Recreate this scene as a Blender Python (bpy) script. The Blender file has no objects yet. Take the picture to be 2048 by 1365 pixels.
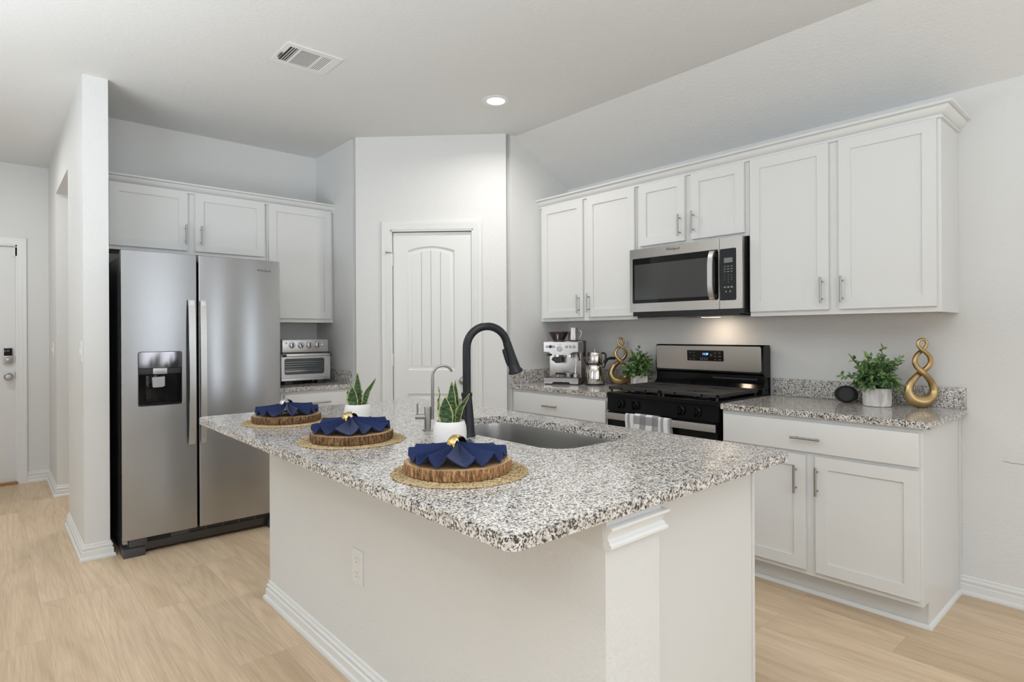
import bpy, bmesh, math, random
from math import sin, cos, pi, radians, sqrt
from mathutils import Vector, Matrix
random.seed(7)
sc = bpy.context.scene
C = sc.collection

# ------------------------------------------------------------------ camera
CAM_H = 1.2969
F_PX, CY_PX, YAW, ROLL = 1180.386, 667.641, radians(41.5733), radians(-0.27885)
fw = Vector((sin(YAW), cos(YAW), 0)); rt = Vector((cos(YAW), -sin(YAW), 0)); up = Vector((0, 0, 1))
cr = rt * cos(ROLL) + up * sin(ROLL); cu = up * cos(ROLL) - rt * sin(ROLL)
cam = bpy.data.cameras.new('camera'); camo = bpy.data.objects.new('camera', cam); C.objects.link(camo)
cam.sensor_fit = 'HORIZONTAL'; cam.sensor_width = 36.0; cam.lens = F_PX / 2048 * 36
cam.shift_y = -(682.5 - CY_PX) / 2048
cam.clip_start = 0.05; cam.clip_end = 60
m = Matrix.Identity(4)
for i in range(3):
    m[i][0] = cr[i]; m[i][1] = cu[i]; m[i][2] = -fw[i]
m[2][3] = CAM_H
camo.matrix_world = m
sc.camera = camo

# ------------------------------------------------------------------ world, exposure, daylight, added fill lights
sc.view_settings.view_transform = 'Standard'; sc.view_settings.look = 'None'
sc.view_settings.exposure = -0.04; sc.view_settings.gamma = 1.0; sc.view_settings.use_curve_mapping = False
w = bpy.data.worlds.new('sky'); sc.world = w; w.use_nodes = True
w.node_tree.nodes['Background'].inputs[0].default_value = (0.75, 0.85, 1.0, 1)
w.node_tree.nodes['Background'].inputs[1].default_value = 1.2

def area(name, loc, size, energy, color, direction, shape='RECTANGLE', spread=180):
    l = bpy.data.lights.new(name, 'AREA'); l.shape = shape; l.size = size[0]
    if shape in ('RECTANGLE', 'ELLIPSE'): l.size_y = size[1]
    l.energy = energy; l.color = color; l.spread = radians(spread)
    o = bpy.data.objects.new(name, l); C.objects.link(o); o.location = loc
    o.rotation_euler = Vector(direction).to_track_quat('-Z', 'Y').to_euler()
    return o
YR, XL = -4.6, -4.2          # wall behind the camera, wall on its left
XW_IN = 3.6075
REAR_WIN = [(-2.6, -1.2), (-0.3, 1.1), (2.05, 2.75)]
LEFT_WIN = [(-3.2, -1.7), (0.6, 2.1)]
RIGHT_WIN = [(-2.9, -1.6)]
for (a, b), e_ in zip(REAR_WIN, (17, 9, 13)):
    area('window_daylight', ((a + b) / 2, YR + 0.03, 1.5), (b - a - .1, 1.55), e_, (0.90, 0.95, 1.0), (0, 1, 0))
for a, b in LEFT_WIN:
    area('window_daylight', (XL + 0.03, (a + b) / 2, 1.5), (b - a - .1, 1.55), 9, (0.90, 0.955, 1.0), (1, 0, 0))
for a, b in RIGHT_WIN:
    area('window_daylight', (XW_IN - .03, (a + b) / 2, 1.5), (b - a - .1, 1.55), 12, (0.86, 0.94, 1.0), (-1, 0, 0))
FL = (.83, .92, 1.0)
area('bounced_flash', (-.1, -.8, 1.5), (1.5, 1.5), 100, FL, (0, 0.1, 1))  # unseen area lights aimed up, added to brighten the room off the ceiling
area('bounced_flash', (-1.3, 2.5, 1.3), (1.5, 1.5), 68, FL, (.1, 0.1, 1))
area('hall_fill_light', (-.35, 5.5, 2.75), (.3, .3), 9.5, (1, .98, .95), (0, 0, -1))  # unseen light added to brighten the hall, no fixture there
area('passage_fill_light', (1.3, 5.9, 2.75), (.3, .3), 9, (1, .97, .93), (0, 0, -1))  # small unseen light added in the side room behind the opening

# ------------------------------------------------------------------ materials
MATS = {}
def mat(name, color=(0.8, 0.8, 0.8), rough=0.5, metal=0.0, spec=0.5, **kw):
    if name in MATS: return MATS[name]
    m = bpy.data.materials.new(name); m.use_nodes = True
    b = m.node_tree.nodes['Principled BSDF']
    b.inputs['Base Color'].default_value = (*color, 1); b.inputs['Roughness'].default_value = rough
    b.inputs['Metallic'].default_value = metal; b.inputs['Specular IOR Level'].default_value = spec
    if 'coat' in kw: b.inputs['Coat Weight'].default_value = kw['coat']; b.inputs['Coat Roughness'].default_value = kw.get('coat_rough', 0.05)
    if 'emit' in kw:
        b.inputs['Emission Color'].default_value = (*kw['emit'], 1); b.inputs['Emission Strength'].default_value = kw.get('power', 1)
    if 'trans' in kw: b.inputs['Transmission Weight'].default_value = kw['trans']
    if 'aniso' in kw: b.inputs['Anisotropic'].default_value = kw['aniso']
    MATS[name] = m
    return m
class N:
    """short node-tree writer"""
    def __init__(s, m): s.t = m.node_tree; s.b = s.t.nodes['Principled BSDF']
    def n(s, typ, **kw):
        o = s.t.nodes.new(typ)
        for k, v in kw.items():
            if k.startswith('i_'):
                k = k[2:]; key = int(k) if k.isdigit() else k.replace('_', ' ')
                if hasattr(v, 'links') or isinstance(v, bpy.types.NodeSocket): s.t.links.new(v, o.inputs[key])
                else: o.inputs[key].default_value = v
            else: setattr(o, k, v)
        return o
    def l(s, a, b): s.t.links.new(a, b)
    def ramp(s, fac, stops, interp='LINEAR'):
        o = s.t.nodes.new('ShaderNodeValToRGB'); o.color_ramp.interpolation = interp; e = o.color_ramp.elements
        while len(e) < len(stops): e.new(0.5)
        for i, (p, c) in enumerate(stops): e[i].position = p; e[i].color = (*c, 1) if len(c) == 3 else c
        s.l(fac, o.inputs[0]); return o.outputs[0]
    def mix(s, fac, a, b, mode='MIX'):
        o = s.t.nodes.new('ShaderNodeMix'); o.data_type = 'RGBA'; o.blend_type = mode
        for sock, v in ((o.inputs[0], fac), (o.inputs[6], a), (o.inputs[7], b)):
            if isinstance(v, bpy.types.NodeSocket): s.l(v, sock)
            elif isinstance(v, (int, float)): sock.default_value = v
            else: sock.default_value = (*v, 1)
        return o.outputs[2]
    def bump(s, h, strength=0.1, dist=0.002):
        o = s.n('ShaderNodeBump', i_Strength=strength, i_Distance=dist, i_Height=h); s.l(o.outputs[0], s.b.inputs['Normal'])
    def coords(s, scale=(1, 1, 1), kind='Object', rot=(0, 0, 0)):
        tc = s.n('ShaderNodeTexCoord'); mp = s.n('ShaderNodeMapping'); mp.inputs['Scale'].default_value = scale
        mp.inputs['Rotation'].default_value = rot; s.l(tc.outputs[kind], mp.inputs[0]); return mp.outputs[0]

def paint(name, color, rough, bump=0.0, scale=90, dist=0.0015, spec=0.4):
    m = mat(name, color, rough, spec=spec)
    if bump:
        q = N(m); no = q.n('ShaderNodeTexNoise', i_Vector=q.coords(), i_Scale=scale, i_Detail=3.0, i_Roughness=0.55)
        q.bump(q.ramp(no.outputs[0], [(0.42, (0, 0, 0)), (0.62, (1, 1, 1))]), bump, dist)
    return m
WALL = paint('wall_paint', (0.775, 0.776, 0.765), 0.6, 0.35, 75)
CEIL = paint('ceiling_paint', (0.785, 0.785, 0.775), 0.75, 0.3, 60)
TRIM = paint('white_trim_paint', (0.825, 0.828, 0.82), 0.3)
CAB = paint('white_cabinet_paint', (0.785, 0.787, 0.777), 0.33)
CABIN = paint('cabinet_underside_wood', (0.50, 0.33, 0.2), 0.6)
ISLW = paint('smooth_wall_paint', (0.74, 0.74, 0.725), 0.5, 0.12, 60)
PLATE = mat('white_plastic', (0.82, 0.82, 0.80), 0.35)
BLACK = mat('black_enamel', (0.005, 0.005, 0.006), 0.11, spec=0.25)
BLKPL = mat('black_plastic', (0.02, 0.02, 0.021), 0.4)
BLKGL = mat('black_glass', (0.006, 0.006, 0.007), 0.05, spec=0.28)
DGREY = mat('dark_grey_metal', (0.075, 0.075, 0.08), 0.42, metal=0.3)
GRATE = mat('cast_iron', (0.035, 0.033, 0.032), 0.55)
NICKEL = mat('brushed_nickel', (0.40, 0.39, 0.375), 0.34, metal=1)
CHROME = mat('chrome', (0.75, 0.75, 0.76), 0.1, metal=1)
GAP = mat('dark_gap', (0.02, 0.02, 0.02), 0.8)
CLOCK = mat('clock_digits', (0.1, 0.3, 0.9), 0.5, emit=(0.25, 0.55, 1.0), power=3)
MARK = mat('grey_print', (0.33, 0.33, 0.33), 0.5)
LOGO = mat('logo_print', (0.10, 0.10, 0.105), 0.4)
LAMP = mat('lamp_lens', (1, 1, 1), 0.5, emit=(1, 0.95, 0.88), power=14)
SOIL = mat('soil', (0.36, 0.29, 0.21), 0.9)

def steel(name, color, rough, streak=(2, 2, 260), amt=0.06, aniso=0.0, rot=0.0):
    m = mat(name, color, rough, metal=1, aniso=aniso); q = N(m)
    no = q.n('ShaderNodeTexNoise', i_Vector=q.coords(streak), i_Scale=1.0, i_Detail=2.0)
    r = q.n('ShaderNodeMapRange', i_Value=no.outputs[0]); r.inputs[3].default_value = rough - amt; r.inputs[4].default_value = rough + amt
    q.l(r.outputs[0], q.b.inputs['Roughness'])
    if aniso:
        t = q.n('ShaderNodeTangent', direction_type='RADIAL', axis='Z'); q.l(t.outputs[0], q.b.inputs['Tangent'])
        q.b.inputs['Anisotropic Rotation'].default_value = rot
    return m
STEEL = steel('stainless_steel', (0.44, 0.45, 0.465), 0.24, streak=(3, 3, 400), amt=0.012, aniso=0.85, rot=0.25)
STEELW = steel('warm_stainless_steel', (0.56, 0.53, 0.50), 0.24, amt=0.05)
SINK = steel('sink_steel', (0.50, 0.495, 0.485), 0.30, streak=(3, 260, 3))
FRSIDE = paint('textured_dark_side', (0.03, 0.03, 0.032), 0.35, 0.2, 400, 0.0005)
DKSTEEL = steel('dark_stainless_steel', (0.10, 0.10, 0.105), 0.35)

def granite():
    m = mat('speckled_granite', (0.7, 0.68, 0.65), 0.12, spec=0.5); q = N(m)
    co = q.coords()
    n1 = q.n('ShaderNodeTexNoise', i_Vector=co, i_Scale=165.0, i_Detail=4.0, i_Roughness=0.62, i_Distortion=0.4)
    base = q.ramp(n1.outputs[0], [(0.38, (0.085, 0.068, 0.06)), (0.445, (0.28, 0.245, 0.22)), (0.478, (0.58, 0.55, 0.515)), (0.512, (0.83, 0.815, 0.79))])
    n2 = q.n('ShaderNodeTexNoise', i_Vector=co, i_Scale=38.0, i_Detail=2.0)
    cloud = q.ramp(n2.outputs[0], [(0.38, (0.76, 0.735, 0.705)), (0.6, (1, 1, 1))])
    c = q.mix(1.0, base, cloud, 'MULTIPLY')
    v = q.n('ShaderNodeTexVoronoi', i_Vector=co, i_Scale=210.0)
    sep = q.n('ShaderNodeSeparateColor', i_0=v.outputs['Color'])
    n3 = q.n('ShaderNodeTexNoise', i_Vector=co, i_Scale=60.0, i_Detail=2.0)
    a = q.n('ShaderNodeMath', operation='GREATER_THAN', i_0=sep.outputs[0], i_1=0.78)
    b = q.n('ShaderNodeMath', operation='GREATER_THAN', i_0=n3.outputs[0], i_1=0.50)
    ab = q.n('ShaderNodeMath', operation='MULTIPLY', i_0=a.outputs[0], i_1=b.outputs[0])
    c = q.mix(ab.outputs[0], c, (0.06, 0.052, 0.048))
    q.l(c, q.b.inputs['Base Color'])
    return m
GRAN = granite()

def floor_mat():
    m = mat('oak_plank_floor', (0.6, 0.48, 0.35), 0.42, spec=0.35); q = N(m)
    tc = q.n('ShaderNodeTexCoord'); sp = q.n('ShaderNodeSeparateXYZ', i_0=tc.outputs['Object'])
    sw = q.n('ShaderNodeCombineXYZ', i_0=sp.outputs[1], i_1=sp.outputs[0])
    br = q.n('ShaderNodeTexBrick', i_Vector=sw.outputs[0], i_Scale=1.0)
    br.inputs['Color1'].default_value = (0, 0, 0, 1); br.inputs['Color2'].default_value = (1, 1, 1, 1)
    br.inputs['Mortar'].default_value = (0.5, 0.5, 0.5, 1); br.inputs['Mortar Size'].default_value = 0.0007
    br.inputs['Mortar Smooth'].default_value = 0.5; br.inputs['Brick Width'].default_value = 1.22; br.inputs['Row Height'].default_value = 0.182
    br.offset = 0.37; br.offset_frequency = 3; br.squash = 1.0
    rnd = q.n('ShaderNodeSeparateColor', i_0=br.outputs[0])
    off = q.n('ShaderNodeMath', operation='MULTIPLY', i_0=rnd.outputs[0], i_1=37.0)
    x2 = q.n('ShaderNodeMath', operation='ADD', i_0=sp.outputs[0], i_1=off.outputs[0])
    def noise(sx, sy, **kw):
        a = q.n('ShaderNodeMath', operation='MULTIPLY', i_0=x2.outputs[0], i_1=sx)
        b = q.n('ShaderNodeMath', operation='MULTIPLY', i_0=sp.outputs[1], i_1=sy)
        cc = q.n('ShaderNodeCombineXYZ', i_0=a.outputs[0], i_1=b.outputs[0], i_2=off.outputs[0])
        return q.n('ShaderNodeTexNoise', i_Vector=cc.outputs[0], i_Scale=1.0, **kw)
    fine = noise(150, 5, i_Detail=3.0, i_Roughness=0.6)
    cath = noise(4.2, 0.42, i_Detail=1.0, i_Distortion=0.25)
    mul = q.n('ShaderNodeMath', operation='MULTIPLY', i_0=cath.outputs[0], i_1=85.0)
    sn = q.n('ShaderNodeMath', operation='SINE', i_0=mul.outputs[0])
    rings = q.ramp(q.n('ShaderNodeMapRange', i_0=sn.outputs[0], i_1=-1.0).outputs[0], [(0.0, (0.87, 0.85, 0.83)), (0.5, (1, 1, 1))])
    broad = noise(9, 0.8, i_Detail=2.0)
    col = q.ramp(rnd.outputs[0], [(0.0, (0.66, 0.50, 0.335)), (0.4, (0.78, 0.605, 0.42)), (0.75, (0.73, 0.57, 0.40)), (1.0, (0.83, 0.65, 0.46))])
    col = q.mix(1.0, col, q.ramp(fine.outputs[0], [(0.3, (0.87, 0.85, 0.82)), (0.6, (1.03, 1.03, 1.03))]), 'MULTIPLY')
    col = q.mix(0.55, col, rings, 'MULTIPLY')
    col = q.mix(1.0, col, q.ramp(broad.outputs[0], [(0.35, (0.9, 0.89, 0.87)), (0.6, (1, 1, 1))]), 'MULTIPLY')
    kn = noise(2.6, 1.1, i_Detail=3.0, i_Distortion=1.5)
    col = q.mix(q.ramp(kn.outputs[0], [(0.71, (0, 0, 0)), (0.80, (0.6, 0.6, 0.6))]), col, (0.34, 0.22, 0.13))
    col = q.mix(br.outputs['Fac'], col, (0.42, 0.31, 0.2))
    q.l(col, q.b.inputs['Base Color']); q.bump(fine.outputs[0], 0.06, 0.0008)
    return m
FLOOR = floor_mat()

# ------------------------------------------------------------------ mesh writer
def frame(origin, u, w):
    """local (u right, v up, w out) -> world"""
    u = Vector(u).normalized(); w = Vector(w).normalized(); v = Vector((0, 0, 1)); M = Matrix.Identity(4)
    for i in range(3): M[i][0] = u[i]; M[i][1] = v[i]; M[i][2] = w[i]; M[i][3] = origin[i]
    return M
I4 = Matrix.Identity(4)
def RANGE_F(x, y=0, z=0): return frame((x, y, z), (0, -1, 0), (-1, 0, 0))      # faces -x, u runs to -y
def FRIDGE_F(y, x=0, z=0): return frame((x, y, z), (1, 0, 0), (0, -1, 0))       # faces -y, u runs to +x

class G:
    def __init__(s, M=I4): s.bm = bmesh.new(); s.M = M; s.mi = 0
    def _merge(s, b, smooth=False):
        for f in b.faces: f.material_index = s.mi; f.smooth = smooth
        me = bpy.data.meshes.new('tmp'); b.to_mesh(me); b.free(); me.transform(s.M); s.bm.from_mesh(me); bpy.data.meshes.remove(me)
    def box(s, a0, a1, b0, b1, c0, c1, bev=0.0, seg=2):
        b = bmesh.new(); bmesh.ops.create_cube(b, size=1)
        for v in b.verts:
            v.co = Vector(((a0 + a1) / 2 + v.co.x * (a1 - a0), (b0 + b1) / 2 + v.co.y * (b1 - b0), (c0 + c1) / 2 + v.co.z * (c1 - c0)))
        if (a1 < a0) ^ (b1 < b0) ^ (c1 < c0): bmesh.ops.reverse_faces(b, faces=b.faces)
        if bev: bmesh.ops.bevel(b, geom=b.edges[:], offset=bev, segments=seg, profile=0.7, affect='EDGES')
        s._merge(b, False)
        return s
    def cyl(s, p0, p1, r, r2=None, n=20, cap=True, smooth=True):
        p0, p1 = Vector(p0), Vector(p1); d = p1 - p0; b = bmesh.new()
        bmesh.ops.create_cone(b, cap_ends=cap, segments=n, radius1=r, radius2=r if r2 is None else r2, depth=d.length)
        q = d.to_track_quat('Z', 'Y').to_matrix().to_4x4()
        bmesh.ops.transform(b, matrix=Matrix.Translation((p0 + p1) / 2) @ q, verts=b.verts)
        s._merge(b, smooth); return s
    def sphere(s, c, r, sc=(1, 1, 1), n=24):
        b = bmesh.new(); bmesh.ops.create_uvsphere(b, u_segments=n, v_segments=n // 2, radius=r)
        for v in b.verts: v.co = Vector((v.co.x * sc[0] + c[0], v.co.y * sc[1] + c[1], v.co.z * sc[2] + c[2]))
        s._merge(b, True); return s
    def rings(s, rs, closed_u=True, cap0=True, cap1=True, smooth=True):
        b = bmesh.new(); R = [[b.verts.new(p) for p in r] for r in rs]; n = len(R[0])
        for i in range(len(R) - 1):
            for j in range(n if closed_u else n - 1):
                k = (j + 1) % n
                try: b.faces.new((R[i][j], R[i][k], R[i + 1][k], R[i + 1][j]))
                except ValueError: pass
        if cap0 and closed_u: b.faces.new(R[0][::-1])
        if cap1 and closed_u: b.faces.new(R[-1])
        bmesh.ops.recalc_face_normals(b, faces=b.faces); s._merge(b, smooth); return s
    def lathe(s, prof, c=(0, 0, 0), axis=(0, 0, 1), n=40, cap0=True, cap1=True):
        q = Vector(axis).to_track_quat('Z', 'Y'); c = Vector(c)
        rs = [[c + q @ Vector((max(r, 1e-5) * cos(2 * pi * j / n), max(r, 1e-5) * sin(2 * pi * j / n), z)) for j in range(n)] for r, z in prof]
        return s.rings(rs, True, cap0, cap1)
    def tube(s, pts, r, n=14, cap=True, flat=None, updir=None):
        pts = [Vector(p) for p in pts]; rr = r if isinstance(r, (list, tuple)) else [r] * len(pts)
        rs = []; N0 = None
        for i, p in enumerate(pts):
            t = (pts[min(i + 1, len(pts) - 1)] - pts[max(i - 1, 0)]).normalized()
            if N0 is None:
                a = Vector(updir) if updir else (Vector((0, 0, 1)) if abs(t.z) < 0.9 else Vector((1, 0, 0)))
                N0 = (a - t * a.dot(t)).normalized()
            else: N0 = (N0 - t * N0.dot(t)).normalized()
            B = t.cross(N0); fl = flat or (1, 1)
            rs.append([p + N0 * (rr[i] * fl[0] * cos(2 * pi * j / n)) + B * (rr[i] * fl[1] * sin(2 * pi * j / n)) for j in range(n)])
        return s.rings(rs, True, cap, cap)
    def sweep(s, path, prof, closed=False, smooth=False):
        """path in local (a,b); prof = (offset to the left of the path, c)"""
        P = [Vector(p) for p in path]; n = len(P); rs = []
        for i in range(n):
            def d(a, b): return (P[b % n] - P[a % n]).normalized()
            if closed: d0, d1 = d(i - 1, i), d(i, i + 1)
            else: d0 = d(i - 1, i) if i > 0 else d(0, 1); d1 = d(i, i + 1) if i < n - 1 else d(n - 2, n - 1)
            n0 = Vector((-d0.y, d0.x)); n1 = Vector((-d1.y, d1.x)); mm = (n0 + n1); mm = mm / mm.dot(n0)
            rs.append([(P[i].x + mm.x * o, P[i].y + mm.y * o, z) for o, z in prof])
        if closed: rs.append(rs[0])
        return s.rings(rs, True, not closed, not closed, smooth)
    def prism(s, poly, c0, c1, smooth=False, bev=0):
        b = bmesh.new(); v0 = [b.verts.new((x, y, c0)) for x, y in poly]; v1 = [b.verts.new((x, y, c1)) for x, y in poly]; n = len(poly)
        b.faces.new(v0[::-1]); b.faces.new(v1)
        for i in range(n): b.faces.new((v0[i], v0[(i + 1) % n], v1[(i + 1) % n], v1[i]))
        bmesh.ops.recalc_face_normals(b, faces=b.faces)
        if bev: bmesh.ops.bevel(b, geom=[e for e in b.edges if abs((e.verts[0].co - e.verts[1].co).z) < 1e-6 and e.verts[0].co.z == max(c0, c1)], offset=bev, segments=2, affect='EDGES')
        s._merge(b, smooth); return s
    def holed(s, outer, holes, c0, c1, ease=0.0):
        """plate: outer loop and hole loops in (a,b), front at c1, back at c0"""
        b = bmesh.new(); loops = []
        for z in (c1, c0):
            es = []; vs = []
            for lp in [outer] + holes:
                v = [b.verts.new((x, y, z)) for x, y in lp]; vs.append(v)
                es += [b.edges.new((v[i], v[(i + 1) % len(v)])) for i in range(len(v))]
            bmesh.ops.triangle_fill(b, use_beauty=True, use_dissolve=False, edges=es); loops.append(vs)
        for A, B in zip(*loops):
            for i in range(len(A)):
                k = (i + 1) % len(A); b.faces.new((A[i], A[k], B[k], B[i]))
        bmesh.ops.recalc_face_normals(b, faces=b.faces)
        if ease:
            es = [e for e in b.edges if len(e.link_faces) == 2 and abs(e.link_faces[0].normal.dot(e.link_faces[1].normal)) < 0.2 and abs(e.verts[0].co.z - c1) < 1e-6 and abs(e.verts[1].co.z - c1) < 1e-6]
            bmesh.ops.bevel(b, geom=es, offset=ease, segments=2, affect='EDGES')
        s._merge(b, False); return s
    def text(s, body, at, size, depth=0.0006, align='CENTER', spacing=1.0, squash=1.0):
        cu_ = bpy.data.curves.new('t', 'FONT'); cu_.body = body; cu_.size = size; cu_.extrude = depth; cu_.align_x = align; cu_.align_y = 'CENTER'
        cu_.space_character = spacing; cu_.resolution_u = 3
        o = bpy.data.objects.new('t', cu_); C.objects.link(o); dg = bpy.context.evaluated_depsgraph_get()
        me = bpy.data.meshes.new_from_object(o.evaluated_get(dg)); bpy.data.objects.remove(o); bpy.data.curves.remove(cu_)
        me.transform(s.M @ Matrix.Translation(at) @ Matrix.Diagonal((squash, 1, 1, 1)))
        for p in me.polygons: p.material_index = s.mi
        s.bm.from_mesh(me); bpy.data.meshes.remove(me); return s
    def build(s, name, mats, parent=None, autosmooth=None):
        me = bpy.data.meshes.new(name)
        org = Vector((0, 0, 0))
        p = parent
        while p is not None: org = org + p.location; p = p.parent
        me_m = Matrix.Translation(-org)
        bmesh.ops.transform(s.bm, matrix=me_m, verts=s.bm.verts)
        s.bm.to_mesh(me); s.bm.free()
        for mm in (mats if isinstance(mats, (list, tuple)) else [mats]): me.materials.append(mm)
        if autosmooth: me.set_sharp_from_angle(angle=radians(autosmooth))
        else: me.set_sharp_from_angle(angle=radians(38))
        o = bpy.data.objects.new(name, me); C.objects.link(o)
        if parent: o.parent = parent
        return o
def thing(name, label, cat, loc=(0, 0, 0), group=None):
    o = bpy.data.objects.new(name, None); C.objects.link(o); o.location = loc; o.empty_display_size = 0.1
    o['label'] = label; o['category'] = cat
    if group: o['group'] = group
    return o
def tag(o, label, cat, group=None):
    o['label'] = label; o['category'] = cat
    if group: o['group'] = group
    return o
def struct(o, label=None, cat=None):
    o['kind'] = 'structure'
    if label: o['label'] = label
    if cat: o['category'] = cat
    return o
def dup(root, loc, label, group=None):
    def cp(o, par):
        c = o.copy(); C.objects.link(c); c.parent = par
        for ch in o.children: cp(ch, c)
        return c
    r = cp(root, None); r.location = loc; r['label'] = label
    if group: r['group'] = group
    return r
def rr(x0, x1, y0, y1, r, n=6, off=0.0):
    x0 += off; x1 -= off; y0 += off; y1 -= off; r = max(r - off, 1e-4) if not isinstance(r, tuple) else r
    R = r if isinstance(r, tuple) else (r,) * 4; out = []
    for (cx, cy, a0, q) in ((x1 - R[0], y1 - R[0], 0, R[0]), (x0 + R[1], y1 - R[1], 90, R[1]), (x0 + R[2], y0 + R[2], 180, R[2]), (x1 - R[3], y0 + R[3], 270, R[3])):
        for i in range(n + 1):
            a = radians(a0 + 90 * i / n); out.append((cx + q * cos(a), cy + q * sin(a)))
    return out

# ------------------------------------------------------------------ the room
ZC, ZW, XS, XW = 2.807, 2.489, 3.02, 3.6075      # flat ceiling, height of range wall, start of slope, range wall
YB, XP, YP, YE = 4.90, 2.108, 3.357, 6.76        # back wall, pantry side wall, pantry wall at the range, hall end
WX0, WX1, WY = 0.4086, 0.5323, 4.18              # hall dividing wall
PU = Vector((1, -1, 0)).normalized(); PW = Vector((-1, -1, 0)).normalized()
PA = Vector((XP, 4.175, 0)); PLEN = (2.925 - XP) * sqrt(2)
PB = PA + PU * PLEN                               # far corner, y about 3.357
TH = 0.12
struct(G().box(XL - .2, XW + .2, YR - .2, YE + .2, -0.1, 0).build('floor', FLOOR), 'pale oak plank floor running through kitchen and hall', 'floor')
g = G(); g.box(XL - .2, XS, YR - .2, YE + .2, ZC, ZC + .1)
b = [(XS, ZC), (XW + .16, ZC - (XW + .16 - XS) * (ZC - ZW) / (XW - XS)), (XW + .16, ZC + .1), (XS, ZC + .1)]
g2 = G(frame((0, 0, 0), (1, 0, 0), (0, -1, 0))); g2.prism(b, -YE - .2, -YR + .2)
me = bpy.data.meshes.new('x'); g2.bm.to_mesh(me); g.bm.from_mesh(me)
struct(g.build('ceiling', CEIL), 'off white ceiling sloping down towards the cooking wall', 'ceiling')
g = G(); g.box(XW, XW + TH, RIGHT_WIN[0][1], YP + .8, 0, 2.6); g.box(XW, XW + TH, YR, RIGHT_WIN[0][0], 0, 2.6); g.box(XW, XW + TH, *RIGHT_WIN[0], 0, .7); g.box(XW, XW + TH, *RIGHT_WIN[0], 2.3, 2.6)
struct(g.build('wall_right', WALL), 'white textured wall behind the range and cabinets', 'wall')
struct(G().box(WX1, XP + .1, YB, YB + TH, 0, ZC).build('wall_back', WALL), 'white wall behind the refrigerator', 'wall')
struct(G().box(XP, XP + TH, PA.y + .05, YB, 0, ZC).build('wall_pantry_side', WALL), 'short wall beside the toaster oven', 'wall')
struct(G().box(PB.x + .05, XW, YP, YP + TH, 0, ZC).build('wall_pantry_end', WALL), 'short wall beside the espresso machine', 'wall')
# diagonal wall with its door opening
D0, D1, DZ = 0.268, 0.905, 2.092
PF = frame(PA, PU, PW)
g = G(PF)
g.box(0, D0, 0, ZC, -TH, 0); g.box(D1, PLEN, 0, ZC, -TH, 0); g.box(D0, D1, DZ, ZC, -TH, 0)
struct(g.build('wall_pantry', WALL), 'angled white wall with the pantry door', 'wall')
struct(G(PF).box(-.3, PLEN + .3, 0, ZC, -.9, -.88).build('wall_pantry_back', WALL))
# hall
g = G(); g.box(WX0, WX1, WY, 5.02, 0, ZC); g.box(WX0, WX1, 5.02, 5.98, 2.44, ZC); g.box(WX0, WX1, 5.98, YE, 0, ZC)
struct(g.build('wall_hall_right', WALL), 'white dividing wall between refrigerator and hall', 'wall')
g = G(); g.box(-1.1, -.74, YE, YE + TH, 0, ZC); g.box(-.74, .19, YE, YE + TH, 2.095, ZC); g.box(.19, 2.4, YE, YE + TH, 0, ZC)
struct(g.build('wall_hall_end', WALL), 'white wall at the end of the hall around the entry door', 'wall')
struct(G().box(-1.2, -1.1, 4.3, YE, 0, ZC).build('wall_hall_left', WALL))
struct(G().box(XL, -1.2, 4.3, 4.42, 0, ZC).build('wall_living_end', WALL))
struct(G().box(2.3, 2.4, YB + TH, YE, 0, ZC).build('wall_passage_side', WALL))
def wall_with_windows(name, F, L0, L1, wins, z0=.7, z1=2.3):
    g = G(F); x = L0
    for a, b in wins:
        g.box(x, a, 0, ZC, -TH, 0); g.box(a, b, 0, z0, -TH, 0); g.box(a, b, z1, ZC, -TH, 0); x = b
    g.box(x, L1, 0, ZC, -TH, 0); struct(g.build(name, WALL))
    for i, (a, b) in enumerate(wins):
        q = G(F); 
        for (p0, p1, r0, r1) in ((a, b, z0, z0 + .05), (a, b, z1 - .05, z1), (a, a + .05, z0, z1), (b - .05, b, z0, z1), (a, b, (z0 + z1) / 2 - .02, (z0 + z1) / 2 + .02), ((a + b) / 2 - .02, (a + b) / 2 + .02, z0, z1)):
            q.box(p0, p1, r0, r1, 0.03, 0.06)
        struct(q.build('window_%d' % (i + (1 if name == 'wall_rear' else 4)), TRIM))
wall_with_windows('wall_rear', frame((0, YR, 0), (-1, 0, 0), (0, 1, 0)), -XW, -XL, [(-b, -a) for a, b in REAR_WIN[::-1]])
wall_with_windows('wall_left', frame((XL, 0, 0), (0, 1, 0), (1, 0, 0)), YR, 4.4, LEFT_WIN)

# baseboards
BBP = [(0, 0), (0.025, 0), (0.027, 0.008), (0.023, 0.018), (0.016, 0.022), (0.016, 0.050), (0.010, 0.054), (0.010, 0.060), (0.013, 0.064), (0.013, 0.071), (0.006, 0.077), (0.006, 0.087), (0, 0.092)]
def baseboard(name, path):
    return struct(G().sweep(path, BBP).build(name, TRIM), None)
baseboard('baseboard_column', [(WX1, WY + .3), (WX1, WY), (WX0, WY), (WX0, 5.02), (WX1, 5.02)])
baseboard('baseboard_hall', [(WX1, 5.98), (WX0, 5.98), (WX0, YE), (.255, YE)])
baseboard('baseboard_right', [(XW, YR), (XW, .715)])
baseboard('baseboard_pantry', [tuple((PA + PU * .2).xy), tuple(PA.xy)])
baseboard('baseboard_pantry_right', [tuple(PB.xy), tuple((PA + PU * .95).xy)])

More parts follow.
